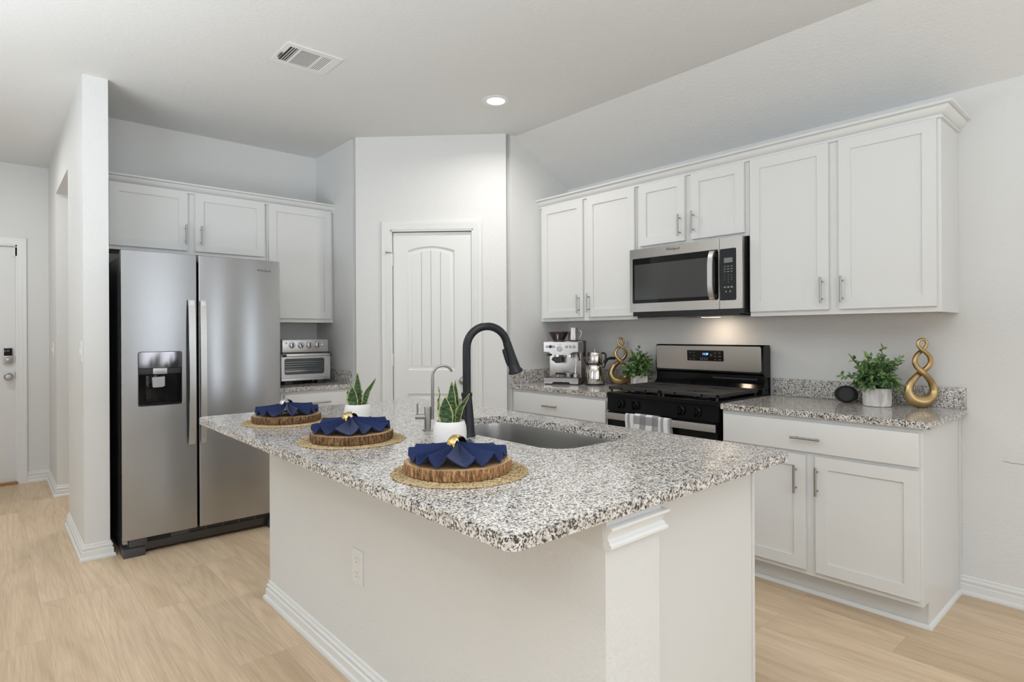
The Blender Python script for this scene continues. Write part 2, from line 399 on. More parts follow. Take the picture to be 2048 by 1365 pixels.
# door casing + pantry door
CAS = [(0, 0), (0, .009), (.006, .012), (.012, .012), (.018, .016), (.034, .016), (.040, .020), (.060, .020), (.065, .016), (.065, 0)]
def casing(name, F, a0, a1, zt, jamb=.11):
    g = G(F); g.sweep([(a0, 0), (a0, zt), (a1, zt), (a1, 0)], CAS)
    g.box(a0 - .001, a0 + .012, 0, zt, -jamb, .004); g.box(a1 - .012, a1 + .001, 0, zt, -jamb, .004); g.box(a0, a1, zt - .012, zt + .001, -jamb, .004)
    return struct(g.build(name, TRIM))
casing('trim_1', PF, D0, D1, DZ)
pd = thing('door_1', 'white pantry door with arched plank panel, between the cabinet runs', 'door', tuple(PA + PU * (D0 + D1) / 2)); pd['kind'] = 'structure'
def arch(a0, a1, b0, b1, rise, off=0.0, n=14):
    a0 += off; a1 -= off; b0 += off; b1 -= off; pts = [(a1, b0), (a1, b1)]
    for i in range(1, n):
        t = i / n; x = a1 + (a0 - a1) * t; pts.append((x, b1 + rise * (1 - (2 * t - 1) ** 2)))
    return pts + [(a0, b1), (a0, b0)]
dl, dr, dw = D0 + .016, D1 - .016, -.022
g = G(PF)
pan = [(.392, .758, 1.02, 1.935, .034), (.392, .758, .25, .84, 0.0)]
holes = [arch(*p)[::-1] for p in pan]
g.holed([(dl, .012), (dr, .012), (dr, DZ - .018), (dl, DZ - .018)], holes, dw - .035, dw)
for p in pan:
    r = [[(x, y, dw) for x, y in arch(*p)], [(x, y, dw - .012) for x, y in arch(*p, off=.012)], [(x, y, dw - .012) for x, y in arch(*p, off=.020)], [(x, y, dw - .006) for x, y in arch(*p, off=.036)]]
    g.rings(r, True, False, False, False)
    a0, a1, b0, b1, rise = p; a0 += .036; a1 -= .036; b0 += .036; b1 -= .036
    k = 4; wd = (a1 - a0) / k
    for i in range(k):
        l, rgt = a0 + i * wd + (.0025 if i else 0), a0 + (i + 1) * wd - (.0025 if i < k - 1 else 0)
        def top(x): t = (x - a0) / (a1 - a0); return b1 + rise * (1 - (2 * t - 1) ** 2)
        xs = [l + (rgt - l) * j / 5 for j in range(6)]
        g.prism([(l, b0), (rgt, b0)] + [(x, top(x)) for x in xs[::-1]], dw - .02, dw - .006, bev=.0015)
g.box(dl + .01, dr - .01, .2, DZ - .1, dw - .04, dw - .009 - .004)
g.build('door_panel', TRIM, pd)
for z in (1.865, 1.10, .25):
    g = G(PF); g.cyl((dl - .006, z - .045, -.004), (dl - .006, z + .045, -.004), .006, n=10); g.box(dl - .020, dl + .002, z - .045, z + .045, -.012, -.007); g.cyl((dl - .006, z - .05, -.004), (dl - .006, z + .05, -.004), .0035, n=8)
    g.build('hinge', PLATE, pd)
g = G(PF); g.lathe([(.030, 0), (.031, .004), (.027, .008), (.012, .012), (.011, .030), (.022, .038), (.0275, .050), (.026, .060), (.016, .067), (0, .069)], (.823, .942, dw), (0, 0, 1)); g.build('knob', NICKEL, pd)
# door stop on top hinge
g = G(PF); g.cyl((dl - .006, 1.918, .0), (dl - .035, 1.918, .03), .004, n=8); g.cyl((dl - .035, 1.918, .03), (dl - .045, 1.918, .034), .007, n=10); g.build('hinge_stop', NICKEL, pd)

# entry door at the end of the hall
HF = FRIDGE_F(YE)
casing('trim_2', HF, -.74, .19, 2.095)
ed = thing('door_2', 'white entry door at the end of the hall with keypad lock', 'door', (-.27, YE, 0)); ed['kind'] = 'structure'
g = G(HF); g.box(-.726, .176, .02, 2.08, -.065, -.02, .002); g.build('door_panel', TRIM, ed)
g = G(HF); g.box(-.74, .19, 0, .02, -.1, .02, .003); g.build('threshold', mat('oak_threshold', (.42, .2, .08), .4), ed)
g = G(HF); g.box(.095, .158, 1.055, 1.195, -.02, .006, .006); lk = g.build('keypad_lock', NICKEL, ed)
g = G(HF); g.box(.099, .154, 1.125, 1.19, .004, .010, .003); g.build('keypad', BLKGL, lk)
g = G(HF); g.lathe([(.022, 0), (.022, .004), (.017, .010), (0, .012)], (.127, 1.09, .005), (0, 0, 1), n=24); g.build('thumb_turn', NICKEL, lk)
g = G(HF); g.lathe([(.033, 0), (.033, .004), (.014, .01), (.012, .03), (.026, .04), (.030, .055), (.022, .066), (0, .068)], (.130, .942, -.02), (0, 0, 1)); g.build('knob', NICKEL, ed)
g = G(HF); g.box(.165, .189, 2.0, 2.075, -.02, .004); g.build('alarm_contact', PLATE, ed)
for z in (1.09, .95): g = G(HF); g.box(.176, .186, z - .03, z + .03, -.03, -.006); g.build('strike_plate', DGREY, ed)

# switch plates on the hall wall (seen edge on)
for y, z, lab in ((4.26, 1.205, 'white switch plate on the hall face of the dividing wall'), (6.26, 1.18, 'white switch plate near the entry door')):
    F = RANGE_F(WX0); s_ = thing('switch_plate', lab, 'light switch', (WX0, y, z))
    G(F).box(-y - .037, -y + .037, z - .06, z + .06, 0, .006, .002).build('plate', PLATE, s_)
    G(F).box(-y - .008, -y + .008, z - .017, z + .017, .004, .011, .002).build('rocker', PLATE, s_)

# wall scuff on the right wall
g = G(RANGE_F(XW)); pts = [(-.56, .677), (-.54, .679), (-.52, .676), (-.49, .676), (-.46, .673), (-.42, .672), (-.42, .669), (-.46, .669), (-.49, .672), (-.52, .672), (-.545, .6755)]
g.prism(pts, .0002, .0006); o = g.build('wall_mark', mat('scuff', (.42, .42, .41), .6)); tag(o, 'thin grey scuff scratched into the right wall', 'scuff mark')

# ------------------------------------------------------------------ ceiling fixtures
v = thing('ceiling_vent', 'white louvred air vent on the ceiling', 'vent', (1.3, 3.15, ZC))
x0, x1, y0, y1 = 1.157, 1.462, 3.03, 3.29
g = G(); g.holed(rr(x0, x1, y0, y1, .004, 2), [rr(x0 + .028, x1 - .045, y0 + .035, y1 - .035, .002, 1)[::-1]], ZC - .001, ZC - .0055)
for x in (x0 + .082, x1 - .105): g.box(x - .006, x + .006, y0 + .03, y1 - .03, ZC - .006, ZC - .002)
g.box(x0 + .004, x1 - .004, y0 - .002, y0 + .002, ZC - .008, ZC)
g.build('vent_frame', PLATE, v)
G().box(x0 + .02, x1 - .035, y0 + .03, y1 - .03, ZC - .0015, ZC - .0005).build('duct_shadow', mat('duct_shade', (.05, .05, .05), .8), v)  # flat dark sheet, the shade inside the duct put into its colour
g = G()
for i in range(3): x = x0 + .043 + i * .0125; g.box(x, x + .0035, y0 + .035, y1 - .035, ZC - .0032, ZC - .0022)
for i in range(5): x = x1 - .094 + i * .0110; g.box(x, x + .0072, y0 + .035, y1 - .035, ZC - .0032, ZC - .0022)
for i in range(14): y = y0 + .042 + i * .0131; g.box(x0 + .09, x1 - .112, y, y + .0062, ZC - .0030, ZC - .0022)
g.build('louvres', PLATE, v)
G().box(x0 + .012, x0 + .016, y0 + .12, y0 + .175, ZC - .018, ZC - .008).build('damper_lever', DGREY, v)
def downlight(x, y, label, power):
    d = thing('recessed_light', label, 'ceiling light', (x, y, ZC))
    G().lathe([(.058, .0), (.058, -.004), (.080, -.006), (.090, -.003), (.092, 0)], (x, y, ZC), cap0=False, cap1=False).build('trim_ring', TRIM, d)
    G().lathe([(0, -.0045), (.058, -.0035)], (x, y, ZC), cap0=False, cap1=False).build('lens', LAMP, d)
    a = area('recessed_lamp_light', (x, y, ZC - .02), (.12, .12), power, (1, .955, .89), (0, 0, -1), 'DISK', 160); a.parent = d; a.location = (0, 0, -.02)
downlight(2.465, 2.925, 'glowing recessed round light in the kitchen ceiling', 8)
for x, y in ((.9, .6), (-1.6, 1.2), (-1.6, -2.2), (1.2, -2.4)):
    a = area('recessed_lamp_light', (x, y, ZC - .02), (.12, .12), 5, (1, .955, .89), (0, 0, -1), 'DISK', 160)  # out-of-view lights added to even out the room, no fixtures modelled

# ------------------------------------------------------------------ cabinets
def shaker(F, a0, a1, b0, b1, parent, w0=0.0, rail=.057, th=.019):
    g = G(F)
    g.holed(rr(a0, a1, b0, b1, .0015, 1), [rr(a0 + rail, a1 - rail, b0 + rail, b1 - rail, .0008, 1)[::-1]], w0 + .001, w0 + th, ease=.0015)
    g.box(a0 + rail - .004, a1 - rail + .004, b0 + rail - .004, b1 - rail + .004, w0 + .002, w0 + th - .009)
    return g.build('door', CAB, parent)
def slab(F, a0, a1, b0, b1, parent, w0=0.0, th=.019):
    return G(F).box(a0, a1, b0, b1, w0 + .001, w0 + th, .002).build('drawer', CAB, parent)
def pull(F, a, b, parent, vert=True, L=.137, w0=.019):
    g = G(F); h = L / 2; r = .0058; o = w0 + .030; k = .045
    if vert:
        g.cyl((a, b - h, o), (a, b + h, o), r)
        for s in (-k, k): g.cyl((a, b + s, w0), (a, b + s, o), .0042, n=12)
    else:
        g.cyl((a - h, b, o), (a + h, b, o), r)
        for s in (-k, k): g.cyl((a + s, b, w0), (a + s, b, o), .0042, n=12)
    return g.build('handle', NICKEL, parent)
XU, ZU0, ZU1 = 3.29, 1.389, 2.283
RF = RANGE_F(XU)
def upper_range(y0, y1, z0, label, doors, pulls):
    t = thing('wall_cabinet', label, 'cabinet', (XU, (y0 + y1) / 2, z0))
    g = G(); g.box(XU + .019, XW - .001, y0, y1, z0 + .012, 2.283); g.box(XU, XU + .019, y0, y1, z0, 2.283)
    g.box(XU + .019, XW - .001, y0, y0 + .016, z0, z0 + .012); g.box(XU + .019, XW - .001, y1 - .016, y1, z0, z0 + .012)
    g.build('cabinet_body', CAB, t)
    G().box(XU + .02, XW - .005, y0 + .017, y1 - .017, z0 + .006, z0 + .011).build('underside_panel', CABIN, t)
    for (a, b), (p, pz) in zip(doors, pulls):
        d = shaker(RF, -a, -b, z0 + .026 if z0 < 1.5 else z0 + .020, 2.284, t); pull(RF, -p, pz, d)
    return t
upper_range(2.425, YP - .002, ZU0, 'white two-door wall cabinet above the espresso machine', [(3.326, 2.902), (2.860, 2.438)], [(2.936, 1.513), (2.838, 1.516)])
upper_range(1.637, 2.421, 1.857, 'short white two-door cabinet above the microwave', [(2.398, 2.051), (2.008, 1.661)], [(2.081, 1.975), (1.986, 1.981)])
upper_range(.7205, 1.633, ZU0, 'large white two-door wall cabinet at the right end, above the granite counter', [(1.627, 1.204), (1.155, .736)], [(1.234, 1.516), (1.136, 1.515)])
CRP = [(0, 2.284), (.010, 2.284), (.013, 2.288), (.010, 2.293), (.003, 2.295), (.004, 2.300), (.012, 2.303), (.024, 2.310), (.034, 2.321), (.038, 2.330), (.033, 2.3315), (.035, 2.334), (.052, 2.336), (.056, 2.340), (.056, 2.346), (-.012, 2.346), (-.012, 2.284)]
g = G(); g.sweep([(XW - .001, .7205), (XU, .7205), (XU, YP - .001)], CRP); o = g.build('crown_molding', TRIM); tag(o, 'white crown molding along the top of the cabinets over the range', 'crown molding', )
# base cabinets along the range wall
XF = 2.985; BF = RANGE_F(XF)
def base_range(y0, y1, label, drawers, doors, dpull, pulls, endpanel=False):
    t = thing('base_cabinet', label, 'cabinet', (XF, (y0 + y1) / 2, 0))
    g = G(); g.box(XF + .019, XW - .001, y0, y1, .115, .884); g.box(XF, XF + .019, y0, y1, .115, .884); g.box(3.06, XW - .001, y0, y1, 0, .115)
    g.build('cabinet_body', CAB, t)
    if endpanel:
        g = G(); g.box(XF + .001, XW - .001, y0 - .004, y0, .118, .884); g.box(3.058, XW - .001, y0 - .004, y0, 0, .118); g.box(XW - .02, XW - .001, y0 - .012, y0 - .004, 0, .884, .002); g.build('end_panel', CAB, t)
        q = [(0, 0), (.013, 0), (.013, .005), (.009, .013), (0, .018)]
        G().sweep([(XW - .02, y0 - .004), (3.058, y0 - .004), (3.058, y1)], q).build('shoe_molding', TRIM, t)
    else:
        G().sweep([(3.058, y0), (3.058, y1)], [(0, 0), (.013, 0), (.013, .005), (.009, .013), (0, .018)]).build('shoe_molding', TRIM, t)
    for (a, b) in drawers:
        d = slab(BF, -a, -b, .716, .861, t); pull(BF, -dpull, .783, d, False)
    for (a, b), (p, pz) in zip(doors, pulls):
        d = shaker(BF, -a, -b, .141, .698, t); pull(BF, -p, pz, d)
    return t
base_range(.7255, 1.640, 'white base cabinet with one wide drawer and two doors, right of the range', [(1.627, .734)], [(1.627, 1.202), (1.157, .734)], 1.194, [(1.245, .580), (1.145, .583)], True)
base_range(2.430, YP - .002, 'white base cabinet under the espresso machine', [(3.330, 2.444)], [(3.330, 2.905), (2.868, 2.444)], 2.928, [(2.945, .58), (2.83, .58)])
# fridge-side cabinets
YU = 4.582; UF = FRIDGE_F(YU)
def upper_fridge(x0, x1, z0, label, doors, pulls):
    t = thing('wall_cabinet', label, 'cabinet', ((x0 + x1) / 2, YU, z0))
    g = G(); g.box(x0, x1, YU + .019, YB - .001, z0 + .012, 2.283); g.box(x0, x1, YU, YU + .019, z0, 2.283)
    g.box(x0, x0 + .016, YU + .019, YB - .001, z0, z0 + .012); g.box(x1 - .016, x1, YU + .019, YB - .001, z0, z0 + .012)
    g.build('cabinet_body', CAB, t)
    G().box(x0 + .017, x1 - .017, YU + .02, YB - .005, z0 + .006, z0 + .011).build('underside_panel', CABIN, t)
    for i, (a, b) in enumerate(doors):
        d = shaker(UF, a, b, z0 + .024 if z0 > 1.5 else z0 + .03, 2.296, t)
        if i < len(pulls): pull(UF, pulls[i][0], pulls[i][1], d)
    return t
upper_fridge(WX1 + .004, 1.575, 1.860, 'white two-door cabinet above the refrigerator', [(.583, 1.040), (1.086, 1.560)], [(1.024, 1.992), (1.122, 1.993)])
upper_fridge(1.578, XP - .001, 1.393, 'tall white single-door cabinet above the toaster oven', [(1.592, 2.088)], [])
g = G(); g.sweep([(XP, YU), (WX1, YU)], CRP); tag(g.build('crown_molding', TRIM), 'white crown molding along the top of the cabinets over the refrigerator', 'crown molding')
YF = 4.272; LF = FRIDGE_F(YF)
t = thing('base_cabinet', 'narrow white base cabinet under the toaster oven', 'cabinet', (1.8, YF, 0))
g = G(); g.box(1.51, XP - .001, YF + .019, YB - .001, .115, .884); g.box(1.51, XP - .001, YF, YF + .019, .115, .884); g.box(1.51, XP - .001, YF + .075, YB - .001, 0, .115); g.build('cabinet_body', CAB, t)
d = slab(LF, 1.590, 2.085, .716, .861, t); pull(LF, 1.855, .793, d, False)
d = shaker(LF, 1.590, 2.085, .141, .698, t); pull(LF, 1.64, .58, d)

# countertops
def eased_top(name, outline, z0, z1, label, extra=None, holes=[]):
    t = thing(name, label, 'countertop', (sum(p[0] for p in outline) / len(outline), sum(p[1] for p in outline) / len(outline), z0))
    G().holed(outline, holes, z0, z1, ease=.003).build('granite_slab', GRAN, t)
    return t
ZT0, ZT = .884, .914
ct = eased_top('granite_countertop', [(2.9595, .688), (XW, .688), (XW, 1.642), (2.9595, 1.642)], ZT0, ZT, 'speckled granite counter right of the range, under the gold sculpture and plant')
tag(G().box(XW - .02, XW - .0005, .69, 1.642, ZT + .0005, 1.018, .002).build('granite_backsplash', GRAN), 'granite backsplash strip behind the leafy plant and gold sculpture, right of the range', 'backsplash')
ct = eased_top('granite_countertop', [(2.9595, 2.432), (XW, 2.432), (XW, YP), (2.9595, YP)], ZT0, ZT, 'speckled granite counter left of the range, under the espresso machine')
tag(G().box(XW - .02, XW - .0005, 2.432, YP - .021, ZT + .0005, 1.018, .002).build('granite_backsplash', GRAN), 'granite backsplash strip behind the kettle and espresso machine', 'backsplash')
tag(G().box(2.962, XW - .0005, YP - .02, YP - .0005, ZT + .0005, 1.018, .002).build('granite_backsplash', GRAN), 'granite side splash on the short wall left of the espresso machine', 'backsplash')
ct = eased_top('granite_countertop', [(1.495, 4.247), (XP, 4.247), (XP, YB), (1.495, YB)], ZT0, ZT, 'speckled granite counter beside the refrigerator, under the toaster oven')
tag(G().box(1.495, XP - .021, YB - .02, YB - .0005, ZT + .0005, 1.018, .002).build('granite_backsplash', GRAN), 'granite backsplash strip behind the toaster oven', 'backsplash')
tag(G().box(XP - .02, XP - .0005, 4.25, YB - .0005, ZT + .0005, 1.018, .002).build('granite_backsplash', GRAN), 'granite side splash to the right of the toaster oven', 'backsplash')

# ------------------------------------------------------------------ island
IX0, IX1, IY0, IY1 = .7297, 1.937, .828, 3.040
SKX0, SKX1, SKY0, SKY1 = 1.385, 1.800, 1.335, 2.105
isl_out = rr(IX0, IX1, IY0, IY1, .03, 5)
skr = .10
ct = thing('island_countertop', 'large speckled granite island top with a sink cutout', 'countertop', ((IX0 + IX1) / 2, (IY0 + IY1) / 2, ZT0))
G().holed(isl_out, [rr(SKX0, SKX1, SKY0, SKY1, skr, 10)[::-1]], ZT0, ZT, ease=.004).build('granite_slab', GRAN, ct)
WXL, WXR, WYN, WYF = 1.030, 1.236, .850, 2.960
il = thing('kitchen_island', 'white kitchen island with half wall and sink cabinet', 'kitchen island', (1.45, 1.9, 0))
G().box(WXL, WXR, WYN, WYF, 0, ZT0).build('half_wall', WALL, il)
g = G(); 
SPX = (1.37, 1.815)
g.box(WXR, 1.895, .938, .956, 0, ZT0); g.box(WXR, 1.895, 2.90, 2.918, 0, ZT0); g.box(WXR, WXR + .018, .956, 2.90, 0, ZT0); g.box(WXR, 1.895, .956, 2.9, .10, .118)
g.box(1.877, 1.895, .956, 2.90, .118, ZT0); g.box(1.80, 1.82, .956, 2.9, 0, .1)
g.build('sink_cabinet', CAB, il)
G().box(1.884, 1.899, .933, .938, 0.0, ZT0).build('corner_bead', CAB, il)
IF = frame((1.895, 0, 0), (0, 1, 0), (1, 0, 0))
for a, b in ((.96, 1.40), (1.42, 1.9), (1.92, 2.4), (2.42, 2.90)):
    d = shaker(IF, a, b, .14, .698, il); d2 = slab(IF, a, b, .716, .861, il)
    pull(IF, (a + b) / 2, .79, d2, False)
G().sweep([(WXR, WYN), (WXL, WYN), (WXL, WYF), (WXR, WYF)], BBP).build('baseboard', TRIM, il)
# molding under the slab at the near end of the half wall
FAS = [(0, .812), (.012, .812), (.016, .816), (.016, .822), (.011, .826), (.011, .830), (.006, .836), (.007, .845), (.013, .853), (.019, .857), (.019, .863), (.003, .865), (.003, .8835), (0, .8835)]
G().sweep([(WXR, .938), (WXR, WYN), (WXL + .0005, WYN)], FAS).build('cap_molding', TRIM, il)
G().box(WXL - .0025, WXL, WYN + .004, WYF, .812, .884).build('top_strip', ISLW, il)
# outlet on island left face
F = RANGE_F(WXL); ol = thing('outlet', 'white power outlet on the long side of the island', 'electrical outlet', (WXL, 2.03, .43))
G(F).box(-2.072, -1.990, .367, .494, 0, .006, .002).build('plate', PLATE, ol)
for z in (.458, .405):
    p = G(F).holed(rr(-2.050, -2.012, z - .021, z + .021, .014, 5), [], .004, .0085).build('socket', PLATE, ol)
    g = G(F)
    for s_ in (-.007, .007): g.box(-2.031 + s_ - .001, -2.031 + s_ + .001, z - .001, z + .010, .008, .0088)
    g.cyl((-2.031, z - .010, .008), (-2.031, z - .010, .0088), .003, n=10); g.build('slots', mat('socket_slot', (.25, .25, .25), .6), p)

# sink
sk = thing('kitchen_sink', 'stainless steel undermount sink set in the island', 'sink', ((SKX0 + SKX1) / 2, (SKY0 + SKY1) / 2, .68))
L = [(-.006, ZT0 - .0006), (-.004, .870), (.000, .80), (.004, .72), (.014, .693), (.035, .682), (.10, .678)]
g = G(); rings = [[(x, y, z) for x, y in rr(SKX0, SKX1, SKY0, SKY1, skr, 10, off=o_)] for o_, z in L]
g.rings(rings, True, False, True); g.build('basin', SINK, sk)
G().lathe([(.0, .001), (.03, .001), (.042, .004), (.044, .0)], (1.62, 1.74, .679), n=28, cap0=False, cap1=False).build('drain', CHROME, sk)

# faucet
FAUC = mat('matte_black_faucet', (0.016, 0.017, 0.021), 0.33, metal=0.3)
fx, fy_ = 1.338, 1.765
ft = thing('faucet', 'matte black gooseneck kitchen faucet beside the sink', 'faucet', (fx, fy_, ZT))
DV = Vector((rt.x, rt.y)); 
DV = (DV * .93 + Vector((fw.x, fw.y)) * .37).normalized()      # spout direction over the basin
def fp(a, z): return (fx + DV.x * a, fy_ + DV.y * a, ZT + z)
g = G(); g.lathe([(.033, 0), (.033, .005), (.0300, .009), (.0292, .016), (.0268, .055), (.0228, .105), (.0185, .148), (.0210, .150), (.0210, .160), (.0175, .164)], (fx, fy_, ZT)); g.build('base', FAUC, ft)
neck = [fp(0, .155), fp(0, .24), fp(0, .322)]
Rn = .082
for i in range(1, 23):
    a = radians(180 - i * 7.55); neck.append(fp(Rn + Rn * cos(a), .329 + Rn * sin(a)))
g = G(); g.tube(neck, .0152, n=18); g.build('neck', FAUC, ft)
e = Vector(neck[-1]); dv = (Vector(neck[-1]) - Vector(neck[-2])).normalized()
g = G(); g.lathe([(.0150, -.002), (.0160, .002), (.0185, .055), (.0230, .106), (.0285, .114), (.0295, .120), (.0245, .124), (0, .122)], e, dv); hd = g.build('spray_head', FAUC, ft)
side = Vector((-DV.x, -DV.y, 0)) * 1.0; side = (side - dv * side.dot(dv)).normalized()
g = G(); c = e + dv * .05 + side * .020; g.tube([c - dv * .030, c - dv * .02, c + dv * .02, c + dv * .038], [.006, .008, .008, .006], n=8); g.build('spray_button', FAUC, hd)
hv = Vector((-rt.x, -rt.y, 0))
g = G(); p0 = Vector(fp(0, .095)); g.cyl(p0, p0 + hv * .045, .0165); g.cyl(p0 + hv * .035 + Vector((0, 0, 0)), p0 + hv * .035 + Vector((fw.x, fw.y, .35)) * .09, .005, n=10); g.build('handle', FAUC, ft)
# filtered water tap
wx, wy = 1.300, 1.972
wt = thing('filter_tap', 'slim stainless water filter tap behind the potted snake plant', 'water tap', (wx, wy, ZT))
g = G(); g.lathe([(.021, 0), (.021, .004), (.0135, .006), (.0135, .092), (.0125, .095), (0, .096)], (wx, wy, ZT)); g.build('valve_body', NICKEL, wt)
D2 = (Vector((rt.x, rt.y)) * .97 + Vector((fw.x, fw.y)) * .25).normalized(); c0 = (wx + rt.x * .020, wy + rt.y * .020)
def wp(a, z): return (c0[0] + D2.x * a, c0[1] + D2.y * a, ZT + z)
neck = [wp(0, .045), wp(0, .10), wp(0, .16), wp(0, .205)]; Rn = .041
for i in range(1, 19): a = radians(180 - i * 8.6); neck.append(wp(Rn + Rn * cos(a), .215 + Rn * sin(a)))
g = G(); g.tube(neck, [.0062] * 4 + [.0050] * (len(neck) - 4), n=12); g.build('spout', NICKEL, wt)
g = G(); p0 = Vector((wx, wy, ZT + .055)); hv = Vector((-rt.x, -rt.y, 0)); g.cyl(p0, p0 + hv * .048, .0105); g.cyl(p0 + hv * .040, p0 + hv * .040 + Vector((0, 0, .052)), .0036, n=10); g.build('lever', NICKEL, wt)

# ------------------------------------------------------------------ refrigerator
FY = 4.042; FF = FRIDGE_F(FY)
fr = thing('refrigerator', 'stainless steel side-by-side refrigerator with ice and water dispenser', 'refrigerator', (1.028, 4.45, 0))
G().box(.580, 1.476, FY + .075, 4.84, .03, 1.765, .004).build('cabinet_shell', FRSIDE, fr)
G().box(.59, 1.47, FY + .060, FY + .080, .10, 1.76).build('door_gasket', GAP, fr)
DX = [(.573, .9665), (.9795, 1.483)]
dz0, dz1 = .103, 1.793
disp = (.655, .885, .878, 1.200)
g = G(FF); g.holed(rr(*DX[0], dz0, dz1, .004, 2), [rr(*disp, .014, 5)[::-1]], -.058, 0, ease=.004); dL = g.build('door', STEEL, fr)
g = G(FF); g.box(*DX[1], dz0, dz1, -.058, 0, .005); dR = g.build('door', STEEL, fr)
# handles: wide flat bows
def bow(parent, x, z0, z1, F, wd, out0, out1, mat_, th=.007, n=20, name='handle'):
    rs = []
    for i in range(n + 1):
        t = i / n; z = z0 + (z1 - z0) * t; o_ = out0 + (out1 - out0) * (1 - (2 * t - 1) ** 4) ** 1.0
        rs.append([(x - wd / 2, z, o_ - th), (x - wd / 2 + .002, z, o_), (x + wd / 2 - .002, z, o_), (x + wd / 2, z, o_ - th)])
    g = G(F); g.rings(rs, True, True, True, False)
    for z in (z0 + .02, z1 - .02): g.box(x - wd / 2 + .008, x + wd / 2 - .008, z - .014, z + .014, 0, out0 + .006)
    return g.build(name, mat_, parent, autosmooth=25)
HSTEEL = steel('handle_steel', (0.66, 0.65, 0.645), 0.3, streak=(2, 2, 200))
bow(dL, .935, .626, 1.513, FF, .038, .025, .046, HSTEEL)
bow(dR, .9985, .626, 1.513, FF, .036, .025, .046, HSTEEL)
# dispenser
da, db, dc, dd = disp
g = G(FF); g.holed(rr(da, db, dc, dd, .014, 5), [rr(da + .003, db - .003, dc + .003, dd - .003, .012, 5)[::-1]], -.02, .0015); dp = g.build('dispenser_frame', BLKPL, dL)
g = G(FF); g.box(da + .002, db - .002, dc + .002, dd - .002, -.0575, -.055); g.box(da + .001, da + .004, dc, 1.10, -.056, -.004); g.box(db - .004, db - .001, dc, 1.10, -.056, -.004); g.box(da + .001, db - .001, dc + .001, dc + .012, -.056, -.003, .003)
g.build('dispenser_recess', BLACK, dp)
g = G(FF); g.prism(rr(da + .003, db - .003, 1.102, dd - .003, .010, 4), -.012, -.001, bev=.001); g.build('control_panel', mat('dispenser_mirror_panel', (.16, .15, .155), .06, metal=1), dp)
g = G(FF); g.box(da + .003, db - .003, 1.066, 1.100, -.055, -.010, .002); g.build('nozzle_housing', BLKPL, dp)
g = G(FF); g.box(.732, .807, 1.064, 1.101, -.035, -.006, .004); g.build('ice_chute', mat('dispenser_silver', (.5, .5, .51), .25, metal=.8), dp)
g = G(FF); g.prism([(.730, 1.045), (.797, 1.048), (.797, .992), (.785, .985), (.738, .984), (.733, .99)], -.046, -.022, bev=.006); g.build('paddle', mat('dispenser_silver'), dp)
g = G(FF); g.box(.700, .800, .905, 1.06, -.0555, -.046, .006); g.box(.700, .800, .902, .908, -.05, -.03, .002); g.build('drip_guard', BLKGL, dp)
g = G(FF); g.text('Whirlpool', (1.376, 1.724, .0006), .0215, .0004); g.build('logo', LOGO, dR)
# base grille
g = G(FF)
g.box(.60, 1.46, .018, .100, -.10, -.045, .002); g.build('base_grille', DKSTEEL, fr)
g = G(FF)
for i in range(5): a = .93 + i * .10; g.box(a, a + .09, .068, .080, -.046, -.043); g.box(a, a + .09, .086, .098, -.046, -.043)
g.box(.705, .83, .062, .090, -.046, -.043); g.box(.705, 1.42, .064, .066, -.046, -.0442); o = g.build('grille_slots', GAP, fr)
for a, b in ((.578, .690), (1.405, 1.480)):
    g = G(FF); g.box(a, b, 0.0, .052, -.12, -.004, .003); g.box(a + .03, b, .056, .100, -.09, -.012, .002); g.build('foot_cover', DGREY, fr)
g = G(FF); g.box(.578, .60, .082, .100, -.05, -.008, .002); g.build('hinge_bracket', NICKEL, fr)
for a in (.60, 1.40): G(FF).box(a, a + .06, 1.765, 1.795, -.14, -.02, .004).build('top_hinge_cover', BLKPL, fr)
for a in (.62, 1.44): G().cyl((a, 4.78, 0), (a, 4.78, .03), .02).build('rear_foot', BLKPL, fr)
# ------------------------------------------------------------------ microwave
MX = 3.222; MF = RANGE_F(MX)
mw = thing('microwave', 'stainless over-the-range microwave above the gas range', 'microwave', (3.41, 2.04, 1.405))
my0, my1, mz0, mz1 = 1.648, 2.439, 1.436, 1.852
g = G(); g.box(MX + .026, XW - .002, 1.652, 2.432, 1.408, 1.853, .003); g.build('oven_body', BLKPL, mw)
seam = 1.790
g = G(MF); g.holed(rr(-my1, -seam - .0012, mz0, mz1, .003, 2), [rr(-2.417, -seam - .001 - .0, 1.492, 1.789, (.0006, .012, .012, .0006), 4)[::-1]] if False else [rr(-2.417, -1.796, 1.492, 1.789, .010, 4)[::-1]], -.025, 0, ease=.002)
md = g.build('door', STEELW, mw)
g = G(MF); g.prism(rr(-2.416, -1.797, 1.493, 1.788, .010, 4), -.020, -.0015); g.build('door_glass', BLKGL, md)
g = G(MF); g.prism(rr(-2.40, -1.845, 1.515, 1.748, .003, 2), -.003, -.0009); g.build('window_screen', mat('smoked_window', (.055, .055, .054), .12), md)
bow(md, -1.826, 1.492, 1.780, MF, .034, .022, .048, HSTEEL, th=.006)
g = G(MF); g.holed(rr(-seam + .0012, -my0, mz0, mz1, .003, 2), [rr(-1.785, -1.686, 1.486, 1.786, .008, 4)[::-1]], -.025, 0, ease=.002); mp = g.build('control_frame', STEELW, mw)
g = G(MF); g.prism(rr(-1.7865, -1.685, 1.485, 1.787, .008, 4), -.02, -.001); cp = g.build('control_panel', BLKGL, mp)
g = G(MF); g.box(-1.760, -1.707, 1.705, 1.733, -.001, -.0002); g.build('display', mat('lcd_grey', (.20, .21, .21), .3), cp)
g = G(MF)
for r_, z in enumerate((1.683, 1.668, 1.653)):
    for c_ in range(3): g.box(-1.761 + c_ * .021, -1.749 + c_ * .021, z - .0018, z + .0018, -.001, -.0002)
